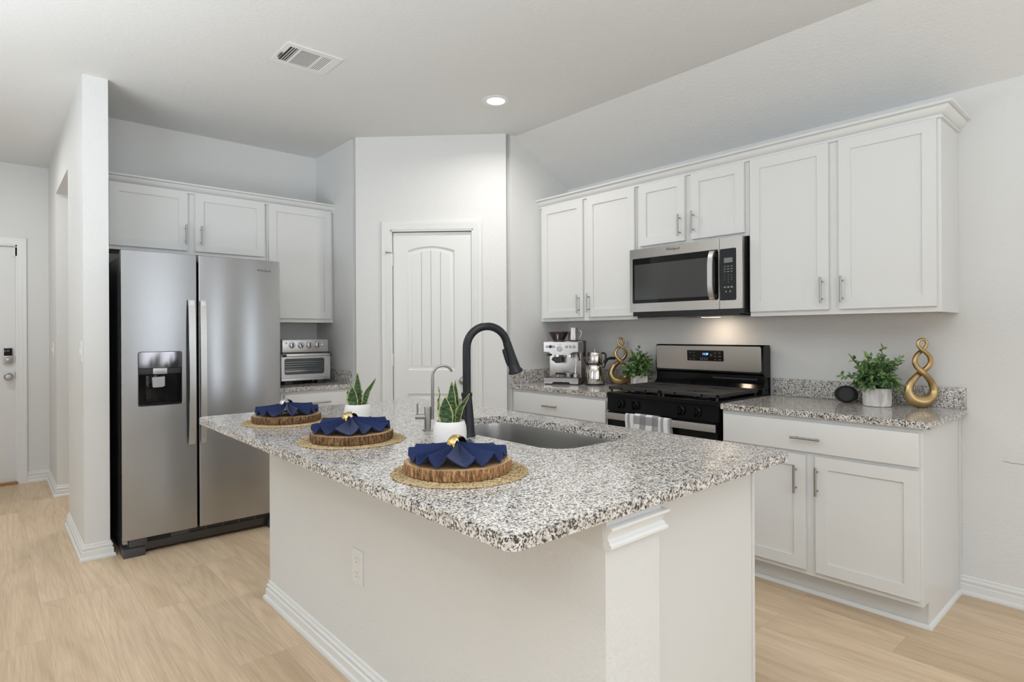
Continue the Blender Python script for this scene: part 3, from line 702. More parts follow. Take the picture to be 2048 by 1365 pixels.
for r_, row in enumerate(('123', '456', '789', '.0.')):
    for c_, ch in enumerate(row):
        if ch != '.': g.text(ch, (-1.755 + c_ * .021, 1.632 - r_ * .014, -.0004), .0095, .0003)
for c_ in range(3): g.box(-1.761 + c_ * .021, -1.749 + c_ * .021, 1.558, 1.566, -.001, -.0002)
for c_ in (0, 1): g.box(-1.752 + c_ * .026, -1.744 + c_ * .026, 1.532, 1.540, -.001, -.0002)
g.build('keypad_print', MARK, cp)
g = G(MF); g.text('Whirlpool', (-2.105, 1.826, .0006), .0235, .0004); g.build('logo', LOGO, md)
g = G(MF); g.box(-1.63, -1.65, mz0, mz1, -.03, -.002) if False else None
g = G(); g.box(MX + .03, XW - .03, 1.68, 2.40, 1.397, 1.409, .003); g.build('underside', BLKPL, mw)
for y in (1.86, 2.25): G().box(MX + .06, MX + .20, y - .12, y + .12, 1.394, 1.3985, .001).build('grease_filter', mat('filter_mesh', (.45, .43, .4), .35, metal=1), mw)
LENSW = mat('cooktop_lamp_lens', (1, .9, .8), .5, emit=(1, .80, .58), power=3)
G().box(3.41, 3.47, 1.92, 2.02, 1.3935, 1.398).build('cooktop_lamp', LENSW, mw)
a = area('cooktop_lamp_light', (3.44, 1.97, 1.388), (.06, .10), .75, (1, .80, .60), (.25, 0, -1), spread=170); a.parent = mw; a.location = (3.44 - 3.41, 1.97 - 2.04, 1.388 - 1.405)

# ------------------------------------------------------------------ gas range
RX = 2.950; GF = RANGE_F(RX); ry0, ry1 = 1.654, 2.424
ra = thing('gas_range', 'black and stainless freestanding gas range between the counters', 'stove', (3.27, 2.04, 0))
G().box(RX + .035, 3.575, ry0, ry1, .06, .905).build('range_body', BLACK, ra)
G().box(RX + .06, 3.55, ry0 + .02, ry1 - .02, 0, .06).build('toe_base', GAP, ra)
g = G(); g.box(RX + .012, 3.575, ry0 - .004, ry1 + .004, .893, .921, .008, 3); g.build('cooktop', BLACK, ra)
g = G(); g.prism([(RX + .06, .0), (RX + .0, .0)], 0, 0) if False else None
g = G(FRIDGE_F(0)); g.prism([(RX + .012, .806), (RX + .05, .806), (RX + .05, .895), (RX + .018, .895)], -ry1, -ry0, bev=0); cpn = g.build('control_panel', BLACK, ra)
for y in (2.318, 2.206, 1.890, 1.785):
    g = G(frame((RX + .013, y, .853), (0, -1, 0), (-1, 0, 0))); g.lathe([(.027, 0), (.027, .006), (.021, .010), (.019, .026), (.017, .030), (0, .031)], (0, 0, 0)); g.box(-.0055, .0055, -.026, .026, .010, .038, .003); g.build('knob', BLACK, cpn)
g = G(GF); g.box(-ry1 + .003, -ry0 - .008, .215, .800, -.035, -.012, .004); dr_ = g.build('oven_door', BLACK, ra)
G(GF).prism(rr(-2.31, -1.77, .33, .66, .01, 3), -.013, -.0105).build('door_window', BLKGL, dr_)
g = G(GF); g.box(-2.405, -1.652, .757, .798, .022, .030, .002); g.box(-2.39, -2.36, .76, .790, -.012, .024); g.box(-1.72, -1.69, .76, .786, -.012, .024); g.build('handle', HSTEEL, dr_)
g = G(GF); g.box(-ry1 + .003, -ry0 - .008, .065, .205, -.035, -.014, .004); g.build('storage_drawer', BLACK, ra)
g = G(GF); g.box(-2.424, -2.418, .806, .812, -.012, -.006); g.build('latch_stop', NICKEL, ra)
# backguard
g = G(FRIDGE_F(0)); g.prism([(3.475, .915), (3.585, .915), (3.585, 1.205), (3.572, 1.219), (3.512, 1.219), (3.500, 1.208), (3.492, 1.045), (3.508, 1.030), (3.508, .985), (3.480, .955)], -2.424, -1.656); bg = g.build('backguard', BLACK, ra, autosmooth=30)
BGF = frame((3.4935, 0, 0), (0, -1, 0), (-1, 0, .045)); 
g = G(BGF); g.M = Matrix.Translation((3.4935 , 0, 1.05)) @ Matrix.Rotation(-.048, 4, 'Y') @ Matrix(((0, 0, -1, 0), (-1, 0, 0, 0), (0, 1, 0, 0), (0, 0, 0, 1)))
BM_ = g.M
g.holed(rr(-2.412, -1.666, .004, .160, .014, 5), [rr(-2.168, -1.910, .064, .131, .004, 3)[::-1]], -.002, .004, ease=.0015); sp_ = g.build('steel_panel', STEELW, bg)
g = G(BM_); g.prism(rr(-2.169, -1.909, .063, .132, .004, 3), -.001, .005); dsp = g.build('display_panel', BLKGL, bg)
g = G(BM_); g.text('11:29', (-2.036, .108, .0055), .019, .0003); g.build('clock_digits', CLOCK, dsp)
g = G(BM_)
for u_, v_, w_ in ((-2.145, .118, .012), (-2.118, .118, .008), (-2.118, .094, .012), (-2.145, .074, .016), (-2.118, .074, .010), (-1.995, .106, .016), (-1.995, .098, .010), (-1.967, .116, .012), (-1.935, .116, .012), (-1.967, .094, .012), (-1.935, .094, .014), (-1.967, .074, .014), (-1.935, .074, .014)):
    g.box(u_ - w_ / 2, u_ + w_ / 2, v_ - .001, v_ + .001, .005, .0054)
for u_ in (-2.062, -2.032): 
    g.holed(rr(u_ - .011, u_ + .011, .070, .084, .001, 1), [rr(u_ - .0102, u_ + .0102, .0708, .0832, .001, 1)[::-1]], .005, .0054); g.box(u_ - .006, u_ + .006, .0765, .0775, .005, .0054)
g.build('panel_print', MARK, dsp)
g = G(FRIDGE_F(0))
g = G(); 
for i in range(26): y = 1.70 + i * .0115; g.box(3.4985, 3.5085, y, y + .007, 1.004, 1.012)
g.build('vent_slots', DGREY, bg)
# burners + grates
for (x, y, r_) in ((3.10, 1.83, .045), (3.10, 2.24, .05), (3.36, 1.83, .04), (3.36, 2.24, .035), (3.23, 2.035, .04)):
    g = G(); g.lathe([(r_ + .012, 0), (r_ + .012, .006), (r_, .010), (r_, .014), (0, .016)], (x, y, .920)); b_ = g.build('burner', BLACK, ra)
def grate(y0, y1):
    g = G(); z0, z1 = .941, .956; x0, x1 = 2.985, 3.455
    for a, b in ((y0, y0 + .014), (y1 - .014, y1)): g.box(x0, x1, a, b, z0 - .004, z1, .003)
    for a in (x0, x1 - .014): g.box(a, a + .014, y0, y1, z0 - .004, z1, .003)
    nb = 19
    for i in range(1, nb):
        x = x0 + (x1 - x0) * i / nb
        cy_ = (y0 + y1) / 2
        if i in (4, 6, 13, 15): g.box(x - .0065, x + .0065, y0 + .01, cy_ - .055, z0 + .002, z1 - .001); g.box(x - .0065, x + .0065, cy_ + .055, y1 - .01, z0 + .002, z1 - .001)
        elif i in (5, 14): g.box(x - .0065, x + .0065, y0 + .01, cy_ - .085, z0 + .002, z1 - .001); g.box(x - .0065, x + .0065, cy_ + .085, y1 - .01, z0 + .002, z1 - .001)
        else: g.box(x - .0065, x + .0065, y0 + .01, y1 - .01, z0 + .002, z1 - .001)
    for yy in (y0 + .10, y1 - .10): g.box(x0, x1, yy - .005, yy + .005, z0, z1 - .004)
    for a in (x0 + .008, x1 - .02):
        for b in (y0 + .008, y1 - .02): g.cyl((a + .006, b + .006, .9205), (a + .006, b + .006, z0), .008, n=10)
    return g.build('grate', GRATE, ra)
grate(1.668, 2.042); grate(2.046, 2.428)

# towel over the oven handle
def towel_mat():
    m = mat('gingham_towel', (.8, .8, .82), .9); q = N(m)
    uv = q.n('ShaderNodeUVMap'); sp = q.n('ShaderNodeSeparateXYZ', i_0=uv.outputs[0])
    def sq(sock, f):
        a = q.n('ShaderNodeMath', operation='MULTIPLY', i_0=sock, i_1=f); b = q.n('ShaderNodeMath', operation='FRACT', i_0=a.outputs[0]); return q.n('ShaderNodeMath', operation='GREATER_THAN', i_0=b.outputs[0], i_1=.5).outputs[0]
    s_ = q.n('ShaderNodeMath', operation='ADD', i_0=sq(sp.outputs[0], 11.5), i_1=sq(sp.outputs[1], 10.0))
    d_ = q.n('ShaderNodeMath', operation='DIVIDE', i_0=s_.outputs[0], i_1=2.0)
    q.l(q.ramp(d_.outputs[0], [(0, (.80, .80, .82)), (.49, (.36, .355, .37)), (1, (.24, .235, .25))], 'CONSTANT'), q.b.inputs['Base Color']); q.l(q.b.inputs['Base Color'].links[0].from_socket, q.b.inputs['Base Color'])
    no = q.n('ShaderNodeTexNoise', i_Vector=q.coords(), i_Scale=900.0); q.bump(no.outputs[0], .15, .0006); return m
def towel_side_mat():
    m = mat('striped_towel', (.8, .8, .82), .9); q = N(m)
    uv = q.n('ShaderNodeUVMap'); sp = q.n('ShaderNodeSeparateXYZ', i_0=uv.outputs[0])
    a = q.n('ShaderNodeMath', operation='MULTIPLY', i_0=sp.outputs[0], i_1=21.0); b = q.n('ShaderNodeMath', operation='FRACT', i_0=a.outputs[0])
    q.l(q.ramp(b.outputs[0], [(0, (.80, .80, .82)), (.34, (.33, .33, .345)), (.40, (.66, .66, .68)), (.46, (.33, .33, .345)), (.80, (.80, .80, .82))], 'CONSTANT'), q.b.inputs['Base Color']); return m
TW1, TW2 = towel_mat(), towel_side_mat()
tw = thing('dish_towel', 'grey and white gingham dish towel hung over the oven door handle', 'towel', (2.92, 2.08, .794))
def drape(name, y0, y1, zb, out, mt, seed, gap=.004, parent=tw):
    rnd = random.Random(seed); nu, bm_ = 26, bmesh.new(); uvl = bm_.loops.layers.uv.new('UVMap')
    prof = []; zt = .796 + gap; front, back = .031 + out, .020 - gap
    for i in range(12): prof.append((front, zb + (zt - .004 - zb) * i / 11))
    for i in range(1, 6): a = pi * i / 6; prof.append(((front + back) / 2 + (front - back) / 2 * cos(a), zt - .004 + .007 * sin(a)))
    for i in range(9): prof.append((back, zt - .004 - (zt - .004 - zb - .04) * i / 8))
    ln = [0]
    for a, b in zip(prof, prof[1:]): ln.append(ln[-1] + math.dist(a, b))
    V = []
    for j in range(nu + 1):
        y = y1 + (y0 - y1) * j / nu; row = []
        for i, (o_, z) in enumerate(prof):
            t = max(0, (zt - z) / (zt - zb)); wv = .006 * t * sin(j * .9 + seed) + .004 * sin(j * .45 + seed * 2) * t
            ed = .004 * (1 - min(1, min(j, nu - j) / 2.5)) 
            s_ = 1 if i < 14 else -.4
            row.append(bm_.verts.new((RX - (o_ + s_ * (wv + abs(wv)) - ed * s_), y + .003 * sin(z * 40 + seed), z)))
        V.append(row)
    for j in range(nu):
        for i in range(len(prof) - 1):
            f = bm_.faces.new((V[j][i], V[j + 1][i], V[j + 1][i + 1], V[j][i + 1])); f.smooth = True
            for lp, (jj, ii) in zip(f.loops, ((j, i), (j + 1, i), (j + 1, i + 1), (j, i + 1))): lp[uvl].uv = ((y1 - (y1 + (y0 - y1) * jj / nu)), ln[ii])
    g = G(); g.bm.free(); g.bm = bm_; o = g.build(name, mt, parent)
    md_ = o.modifiers.new('thickness', 'SOLIDIFY'); md_.thickness = .003; md_.offset = 1
    return o
drape('under_layer', 1.925, 2.245, .57, .004, TW2, 2, gap=.004)
drape('folded_layer', 2.010, 2.175, .60, .013, TW1, 5, gap=.009)

# ------------------------------------------------------------------ place settings on the island
VR, VF = Vector((rt.x, rt.y, 0)), Vector((fw.x, fw.y, 0))
def straw():
    m = mat('woven_gold_straw', (.50, .37, .20), .55, metal=.15); q = N(m)
    no = q.n('ShaderNodeTexNoise', i_Vector=q.coords(), i_Scale=220.0, i_Detail=2.0)
    q.l(q.ramp(no.outputs[0], [(.35, (.26, .18, .085)), (.5, (.47, .35, .19)), (.65, (.66, .52, .31))]), q.b.inputs['Base Color']); return m
STRAW = straw()
def bark_mat(name, k):
    m = mat(name, (.3, .17, .08), .85); q = N(m)
    no = q.n('ShaderNodeTexNoise', i_Vector=q.coords((1, 1, .25)), i_Scale=150.0, i_Detail=4.0, i_Roughness=.7)
    q.l(q.ramp(no.outputs[0], [(.34, (.05 * k, .025 * k, .013 * k)), (.45, (.22 * k, .105 * k, .042 * k)), (.56, (.42 * k, .23 * k, .10 * k)), (.68, (.62 * k, .41 * k, .22 * k))]), q.b.inputs['Base Color'])
    q.bump(no.outputs[0], .6, .003); return m
def ringwood():
    m = mat('cut_wood_face', (.55, .36, .2), .5, coat=.15); q = N(m)
    tc = q.n('ShaderNodeTexCoord'); no = q.n('ShaderNodeTexNoise', i_Vector=tc.outputs['Object'], i_Scale=9.0, i_Detail=2.0)
    ad = q.n('ShaderNodeVectorMath', operation='SCALE', i_0=no.outputs['Color']); ad.inputs['Scale'].default_value = .02
    v2 = q.n('ShaderNodeVectorMath', operation='ADD', i_0=tc.outputs['Object'], i_1=ad.outputs[0])
    wv = q.n('ShaderNodeTexWave', i_Vector=v2.outputs[0], wave_type='RINGS', rings_direction='Z', i_Scale=28.0, i_Distortion=1.0)
    q.l(q.ramp(wv.outputs[0], [(0, (.42, .24, .12)), (.6, (.60, .39, .21)), (1, (.68, .47, .28))]), q.b.inputs['Base Color']); return m
BARK, BARKD, RWOOD = bark_mat('rough_bark', 1.0), bark_mat('dark_bark', .55), ringwood()
NAVY = mat('navy_cotton', (.008, .020, .088), .75, spec=.25); NAVY.node_tree.nodes['Principled BSDF'].inputs['Sheen Weight'].default_value = .15
q = N(NAVY); no = q.n('ShaderNodeTexNoise', i_Vector=q.coords(), i_Scale=700.0); q.bump(no.outputs[0], .15, .0005)
GOLDR = mat('polished_gold', (.72, .50, .18), .16, metal=1); SILVR = mat('polished_silver', (.62, .61, .60), .2, metal=1)

def placemat(seed):
    g = G(); rnd = random.Random(seed)
    n = 96; r1 = .187
    rs = []
    for r_, z in ((.0005, .0012), (.06, .0012), (.12, .0012), (.178, .0012), (.178, .0004)):
        rs.append([(r_ * cos(2 * pi * j / n), r_ * sin(2 * pi * j / n), z) for j in range(n)])
    g.rings(rs, True, False, False)
    K = 58
    for dirn in (1, -1):
        for k in range(K):
            pts = []
            for i in range(15):
                t = i / 14; r_ = .05 + (r1 + rnd.uniform(-.003, .005) - .05) * t; a = 2 * pi * k / K + dirn * t * 1.05
                pts.append((r_ * cos(a), r_ * sin(a), .0022 + .0007 * sin(i * 2.3 + k * pi)))
            g.tube(pts, .0016, n=4)
    for r_ in (.185, .181, .172): g.tube([((r_ + .002 * sin(9 * a_)) * cos(a_), (r_ + .002 * sin(9 * a_)) * sin(a_), .0022) for a_ in [2 * pi * i / 90 for i in range(91)]], .0017, n=5, cap=False)
    return g.build('woven_placemat', STRAW)
def slice_of_wood(seed, r0):
    rnd = random.Random(seed); t = thing('wood_slice', '', 'wood slice', (0, 0, 0))
    ph = [rnd.uniform(0, 6) for _ in range(6)]; n = 220
    def rad(a): return r0 * (1 + .025 * sin(2 * a + ph[0]) + .015 * sin(3 * a + ph[1]) + .006 * sin(7 * a + ph[2]))
    ridg = [rnd.random() for _ in range(n)]
    def rg(j): return .0028 * (abs(sin(j * .83 + ph[3]) * .6 + sin(j * 1.9 + ph[4]) * .4)) + .0012 * ridg[j]
    H = .030
    def ring(z, off, amt): return [((rad(2 * pi * j / n) + off - amt * rg(j)) * cos(2 * pi * j / n), (rad(2 * pi * j / n) + off - amt * rg(j)) * sin(2 * pi * j / n), z) for j in range(n)]
    g = G(); g.rings([ring(H - .0005, -.006, 0), ring(H, -.003, .5), ring(H - .002, 0, 1), ring(H * .5, .0015, 1.3), ring(.002, .0, 1), ring(0, -.003, .5), ring(.0005, -.01, 0)], True, False, False); g.build('bark', BARK if seed == 10 else BARKD, t)
    g = G(); g.rings([ring(.0005, -.006, 0), ring(H + .0003, -.004, 0)], True, True, True, False); g.build('cut_face', RWOOD, t)
    return t
def napkin(seed, R0=.136):
    rnd = random.Random(seed); bm_ = bmesh.new(); npl = 13; n = npl * 24; m_ = 18
    w_ = [rnd.uniform(.75, 1.3) for _ in range(npl)]; tot = sum(w_); cum = [0]
    for x in w_: cum.append(cum[-1] + x / tot * 2 * pi)
    hts = [rnd.uniform(.75, 1.2) for _ in range(npl)]; V = []
    for i in range(m_ + 1):
        t = i / m_; row = []
        for j in range(n):
            k, f = divmod(j, 24); f /= 24; a = cum[k] + (cum[k + 1] - cum[k]) * f
            pl = .55 * (1 - sin(pi * f) ** .8) + .45 * abs(2 * f - 1)
            a += .09 * sin(pi * f) * t * sin(k * 2.1)            # pleats lean over
            h_ = hts[k] * (1 - f) + hts[(k + 1) % npl] * f
            z = .003 + .034 * (1 - t) ** 1.3 + (.010 + .019 * t) * pl * h_
            z -= .010 * (1 - pl) * (1 - t) * min(1, t * 5)
            r_ = R0 * (.06 + .94 * t) * (1 + (.02 * (1 - pl) + .03 * sin(2 * a + seed) + .03 * sin(5 * a + 2 * seed)) * t)
            row.append(bm_.verts.new((r_ * cos(a), r_ * sin(a), max(z, .0025))))
        V.append(row)
    for i in range(m_):
        for j in range(n): f = bm_.faces.new((V[i][j], V[i][(j + 1) % n], V[i + 1][(j + 1) % n], V[i + 1][j])); f.smooth = True
    bm_.faces.new(V[0][::-1])
    bmesh.ops.recalc_face_normals(bm_, faces=bm_.faces)
    g = G(); g.bm.free(); g.bm = bm_; o = g.build('folded_napkin', NAVY)
    md_ = o.modifiers.new('hem', 'SOLIDIFY'); md_.thickness = .0022; md_.offset = 1
    return o
def napkin_ring(m):
    A = (VR * .80 - VF * .60).normalized(); g = G(); n = 40; B = Vector((0, 0, 1)).cross(A)
    rs = []
    for r_, c_ in ((.0260, -.015), (.0285, -.012), (.0298, 0), (.0285, .012), (.0260, .015), (.0250, .012), (.0265, 0), (.0250, -.012), (.0260, -.015)):
        rs.append([A * c_ + (B * cos(2 * pi * j / n) + Vector((0, 0, 1)) * sin(2 * pi * j / n)) * r_ for j in range(n)])
    g.rings(rs, True, False, False); return g.build('napkin_ring', m)
for i, (cx_, cy_, sr, yaw, rm, who) in enumerate(((.978, 1.322, .147, .4, GOLDR, 'nearest the sink end corner of the island, closest to the camera'), (.985, 1.985, .150, 2.0, GOLDR, 'in the middle of the three place settings'), (.985, 2.600, .141, 3.6, SILVR, 'at the far end of the island by the refrigerator'))):
    short = ('nearest the camera', 'in the middle of the island row', 'farthest away, towards the refrigerator')[i]
    pm = placemat(i); pm.location = (cx_, cy_, ZT); tag(pm, 'round woven gold placemat ' + short, 'placemat', 'placemats on the island')
    sl = slice_of_wood(10 + i, sr); sl.location = (cx_, cy_ + .008, ZT + .0039); sl['label'] = ('light tan round wood slice with bark edge, ', 'dark bark-edged oval wood slice, ', 'small dark bark-edged wood slice, ')[i] + short; sl['group'] = 'wood slices on the placemats'
    sl.rotation_euler[2] = yaw
    np_ = napkin(3 + i * 5, .134 if i < 2 else .129); np_.location = (cx_, cy_ + .008, ZT + .0345); np_.rotation_euler[2] = yaw * 1.7
    tag(np_, 'navy pleated cloth napkin on the wood slice ' + short, 'napkin', 'fanned napkins')
    nr = napkin_ring(rm); nr.location = (cx_ - .004, cy_ + .010, ZT + .0345 + .0375); tag(nr, ('shiny gold ring on the napkin ', 'shiny gold ring on the napkin ', 'silver ring on the napkin ')[i] + short, 'napkin ring', 'napkin rings')

# ------------------------------------------------------------------ snake plants
def snake_mat():
    m = mat('snake_plant_leaf', (.05, .12, .04), .42); q = N(m)
    uv = q.n('ShaderNodeUVMap'); sp = q.n('ShaderNodeSeparateXYZ', i_0=uv.outputs[0])
    no = q.n('ShaderNodeTexNoise', i_Vector=q.coords((1, 1, 4)), i_Scale=55.0, i_Detail=3.0)
    green = q.ramp(no.outputs[0], [(.38, (.014, .040, .016)), (.52, (.045, .105, .035)), (.66, (.14, .22, .08))])
    edge = q.ramp(sp.outputs[0], [(0, (1, 1, 1)), (.06, (1, 1, 1)), (.10, (0, 0, 0)), (.90, (0, 0, 0)), (.94, (1, 1, 1))])
    q.l(q.mix(edge, green, (.42, .44, .17)), q.b.inputs['Base Color']); return m
SNAKE = snake_mat()
def potmat():
    m = mat('white_textured_ceramic', (.84, .83, .81), .45); q = N(m)
    no = q.n('ShaderNodeTexNoise', i_Vector=q.coords((1, 1, 2)), i_Scale=80.0, i_Detail=3.0); q.bump(no.outputs[0], .45, .003); return m
POT = potmat()
def blade(parent, bx, by, lean, lean2, h_, wd, face, wav, z0=.085, curl=.0):
    """leaf rising from (bx,by) [right, towards viewer], leaning sideways by lean and to the viewer by lean2"""
    bm_ = bmesh.new(); uvl = bm_.loops.layers.uv.new('UVMap'); n = 22; k = 6; V = []; wd *= 1.12
    for i in range(n + 1):
        t = i / n; wdt = wd * (.62 + .38 * sin(pi * min(t / .55, 1) * .5)) * (1 - max(0, (t - .35) / .65) ** 1.7); wdt = max(wdt, .0006)
        a = bx + lean * t ** 1.5 + wav * sin(t * 9) * .5; b_ = by + lean2 * t ** 1.5 + wav * cos(t * 7) * .4
        fa = face + curl * t; ux, uy = cos(fa), sin(fa)
        row = []
        for j in range(k + 1):
            s_ = (j / k - .5) * 2; cup = .22 * wdt * s_ * s_ + .0018 * sin(t * 26) * s_
            A = a + ux * s_ * wdt / 2 - uy * cup; Bq = b_ + uy * s_ * wdt / 2 + ux * cup
            P = VR * A - VF * Bq; row.append(bm_.verts.new((P.x, P.y, z0 + h_ * t)))
        V.append(row)
    for i in range(n):
        for j in range(k):
            f = bm_.faces.new((V[i][j], V[i][j + 1], V[i + 1][j + 1], V[i + 1][j])); f.smooth = True
            for lp, (ii, jj) in zip(f.loops, ((i, j), (i, j + 1), (i + 1, j + 1), (i + 1, j))): lp[uvl].uv = (jj / k, ii / n)
    o_ = Vector(parent.location); bmesh.ops.translate(bm_, verts=bm_.verts, vec=o_)
    g = G(); g.bm.free(); g.bm = bm_; o = g.build('leaf', SNAKE, parent)
    md_ = o.modifiers.new('thickness', 'SOLIDIFY'); md_.thickness = .0018; md_.offset = 0
    return o
def snake_plant(x, y, label, leaves):
    t = thing('snake_plant', label, 'potted plant', (x, y, ZT), 'snake plants on the island')
    G().lathe([(.040, 0), (.050, .002), (.0555, .02), (.0572, .045), (.0555, .068), (.0505, .084), (.0490, .0865), (.0465, .086), (.0455, .078)], (x, y, ZT), cap1=False, n=56).build('pot', POT, t)
    g = G(); g.lathe([(0, .079), (.046, .078)], (x, y, ZT), n=40, cap0=False, cap1=False)
    rnd = random.Random(x)
    for _ in range(60):
        a, r_ = rnd.uniform(0, 6.28), .042 * sqrt(rnd.random()); g.sphere((x + r_ * cos(a), y + r_ * sin(a), ZT + .079), rnd.uniform(.002, .0038), n=6)
    g.build('pebble_soil', SOIL, t)
    for l in leaves: blade(t, *l)
    return t
snake_plant(1.178, 1.650, 'small snake plant in a white pot in front of the black faucet', [
    (.004, -.012, .002, -.004, .150, .036, .15, .0, .07), (.014, -.022, .002, -.008, .152, .030, -.3, .0, .07), (-.008, .020, -.006, .004, .100, .050, .1, .0012, .07),
    (-.030, -.006, -.010, .0, .130, .020, .9, .007, .07, .6), (.018, .008, .006, .0, .070, .024, 1.1, .002, .07), (.024, .012, .044, .006, .112, .024, .55, .005, .07, -.5)])
snake_plant(1.176, 2.318, 'small snake plant in a white pot behind the middle napkin', [
    (.000, -.010, -.004, .0, .150, .035, .0, .0, .07), (-.014, .018, -.004, .004, .092, .046, .05, .0015, .07), (.014, .000, .006, .0, .075, .022, .9, .0, .07),
    (-.030, -.002, -.018, .0, .095, .020, .6, .004, .07, .5), (.026, .006, .052, .0, .128, .026, .3, .005, .07, -.4)])

# ------------------------------------------------------------------ leafy faux plants
def leafmat():
    m = mat('leafy_green', (.08, .2, .05), .5); q = N(m)
    ge = q.n('ShaderNodeNewGeometry'); q.l(q.ramp(ge.outputs['Random Per Island'], [(0, (.04, .10, .05)), (.3, (.09, .20, .075)), (.6, (.17, .30, .08)), (.85, (.32, .43, .13)), (1, (.13, .26, .17))]), q.b.inputs['Base Color']); return m
LEAFY = leafmat(); STEM = mat('plant_stem', (.10, .13, .05), .6)
def leafy(x, y, label, potm, potspec, long_stems, nst, spread, hgt, seed, leaf=.023):
    t = thing('leafy_plant', label, 'potted plant', (x, y, ZT)); rnd = random.Random(seed)
    pr, ph_, sq_ = potspec
    if sq_:
        g = G(frame((x, y, ZT), VR, -VF)); g.box(-pr, pr, 0, ph_, -pr, pr, .006, 3); g.build('pot', potm, t)
        G(frame((x, y, ZT), VR, -VF)).box(-pr + .006, pr - .006, ph_, ph_ + .002, -pr + .006, pr - .006).build('soil', SOIL, t)
    else:
        G().lathe([(pr * .88, 0), (pr * .97, .003), (pr, .02), (pr, ph_ - .002), (pr - .002, ph_), (pr - .006, ph_), (pr - .007, ph_ - .012)], (x, y, ZT), cap1=False, n=48).build('pot', potm, t)
        G().lathe([(0, ph_ - .012), (pr - .006, ph_ - .013)], (x, y, ZT), cap0=False, cap1=False).build('soil', SOIL, t)
    gs, bm_ = G(), bmesh.new()
    def one_leaf(p, d, nrm, L):
        d = d.normalized(); s_ = d.cross(nrm).normalized(); u_ = s_.cross(d); W = L * .30; vs = []
        for t_, w_ in ((.05, .05), (.3, .8), (.55, 1), (.8, .65)): 
            vs.append([bm_.verts.new(p + d * L * t_ + s_ * W * w_ * k + u_ * (abs(k) * W * .35 - .16 * L * t_ * t_)) for k in (-1, 0, 1)])
        tip = bm_.verts.new(p + d * L - u_ * .16 * L); b0 = bm_.verts.new(p)
        for a, b in zip(vs, vs[1:]):
            for k in (0, 1): bm_.faces.new((a[k], a[k + 1], b[k + 1], b[k]))
        for k in (0, 1): bm_.faces.new((vs[-1][k], vs[-1][k + 1], tip)); bm_.faces.new((b0, vs[0][k + 1], vs[0][k]))
    def stem(end, droop, nl):
        base = Vector((x + rnd.uniform(-.02, .02), y + rnd.uniform(-.02, .02), ZT + ph_)); mid = base + (end - base) * .5 + Vector((0, 0, droop)); P = []
        for i in range(9): s_ = i / 8; P.append(base * (1 - s_) ** 2 + mid * 2 * s_ * (1 - s_) + end * s_ * s_)
        gs.tube(P, .0011, n=5)
        for i in range(nl):
            s_ = .25 + .75 * (i + 1) / nl; k = min(int(s_ * 8), 7); f = s_ * 8 - k; p = P[k].lerp(P[k + 1], f); tg = (P[k + 1] - P[k]).normalized()
            sd = Vector((rnd.gauss(0, 1), rnd.gauss(0, 1), rnd.gauss(.3, 1))); sd = (sd - tg * sd.dot(tg)).normalized()
            d = (tg * (.75 if i < nl - 1 else 2.5) + sd * (1 if i % 2 else -1)); one_leaf(p, d, Vector((rnd.gauss(0, .5), rnd.gauss(0, .5), 1)) - VF * .5, leaf * rnd.uniform(.8, 1.25))
    top = Vector((x, y, ZT + ph_))
    def lim(P):
        P = Vector((min(P.x, XW - .055), P.y, max(P.z, ZT + ph_ * .6))); e_ = (P - top).dot(VR)
        if e_ > .066 and P.z < ZT + .24: P -= VR * (e_ - .066)
        return P
    for i in range(nst):
        a = rnd.uniform(0, 2 * pi); e = rnd.uniform(.0, 1.0); r_ = spread * rnd.uniform(.55, 1) * sin(acos_(e)); P = top + Vector((cos(a) * r_, sin(a) * r_, hgt * (.05 + .95 * e) * rnd.uniform(.75, 1.05))); stem(lim(P), .03, 13)
    for (a, b_, c_) in long_stems: stem(lim(top + VR * a + Vector((0, 0, b_)) - VF * c_), .02, 13)
    gs.build('stems', STEM, t)
    for f in bm_.faces: f.smooth = True
    g = G(); g.bm.free(); g.bm = bm_; g.build('foliage', LEAFY, t)
    return t
acos_ = lambda e: math.acos(max(-1, min(1, e)))
def washed():
    m = mat('whitewashed_pot', (.7, .68, .65), .7); q = N(m)
    no = q.n('ShaderNodeTexNoise', i_Vector=q.coords((3, 3, .6)), i_Scale=18.0, i_Detail=3.0)
    q.l(q.ramp(no.outputs[0], [(.35, (.54, .50, .46)), (.6, (.80, .78, .76))]), q.b.inputs['Base Color']); return m
leafy(3.43, 1.030, 'leafy green plant in a round whitewashed pot on the right counter', washed(), (.065, .094, False), [(-.20, .066, .03), (-.13, .150, 0), (.015, .205, .02), (.100, .15, .04), (-.05, .16, 0), (.07, .12, .05)], 58, .108, .162, 4, .031)
leafy(3.47, 2.549, 'leafy green plant in a small square whitewashed pot left of the range', washed(), (.050, .080, True), [(-.10, .06, .02), (.09, .08, 0), (.0, .185, .0), (-.05, .15, .0), (.10, .03, .02)], 54, .116, .160, 9, .032)

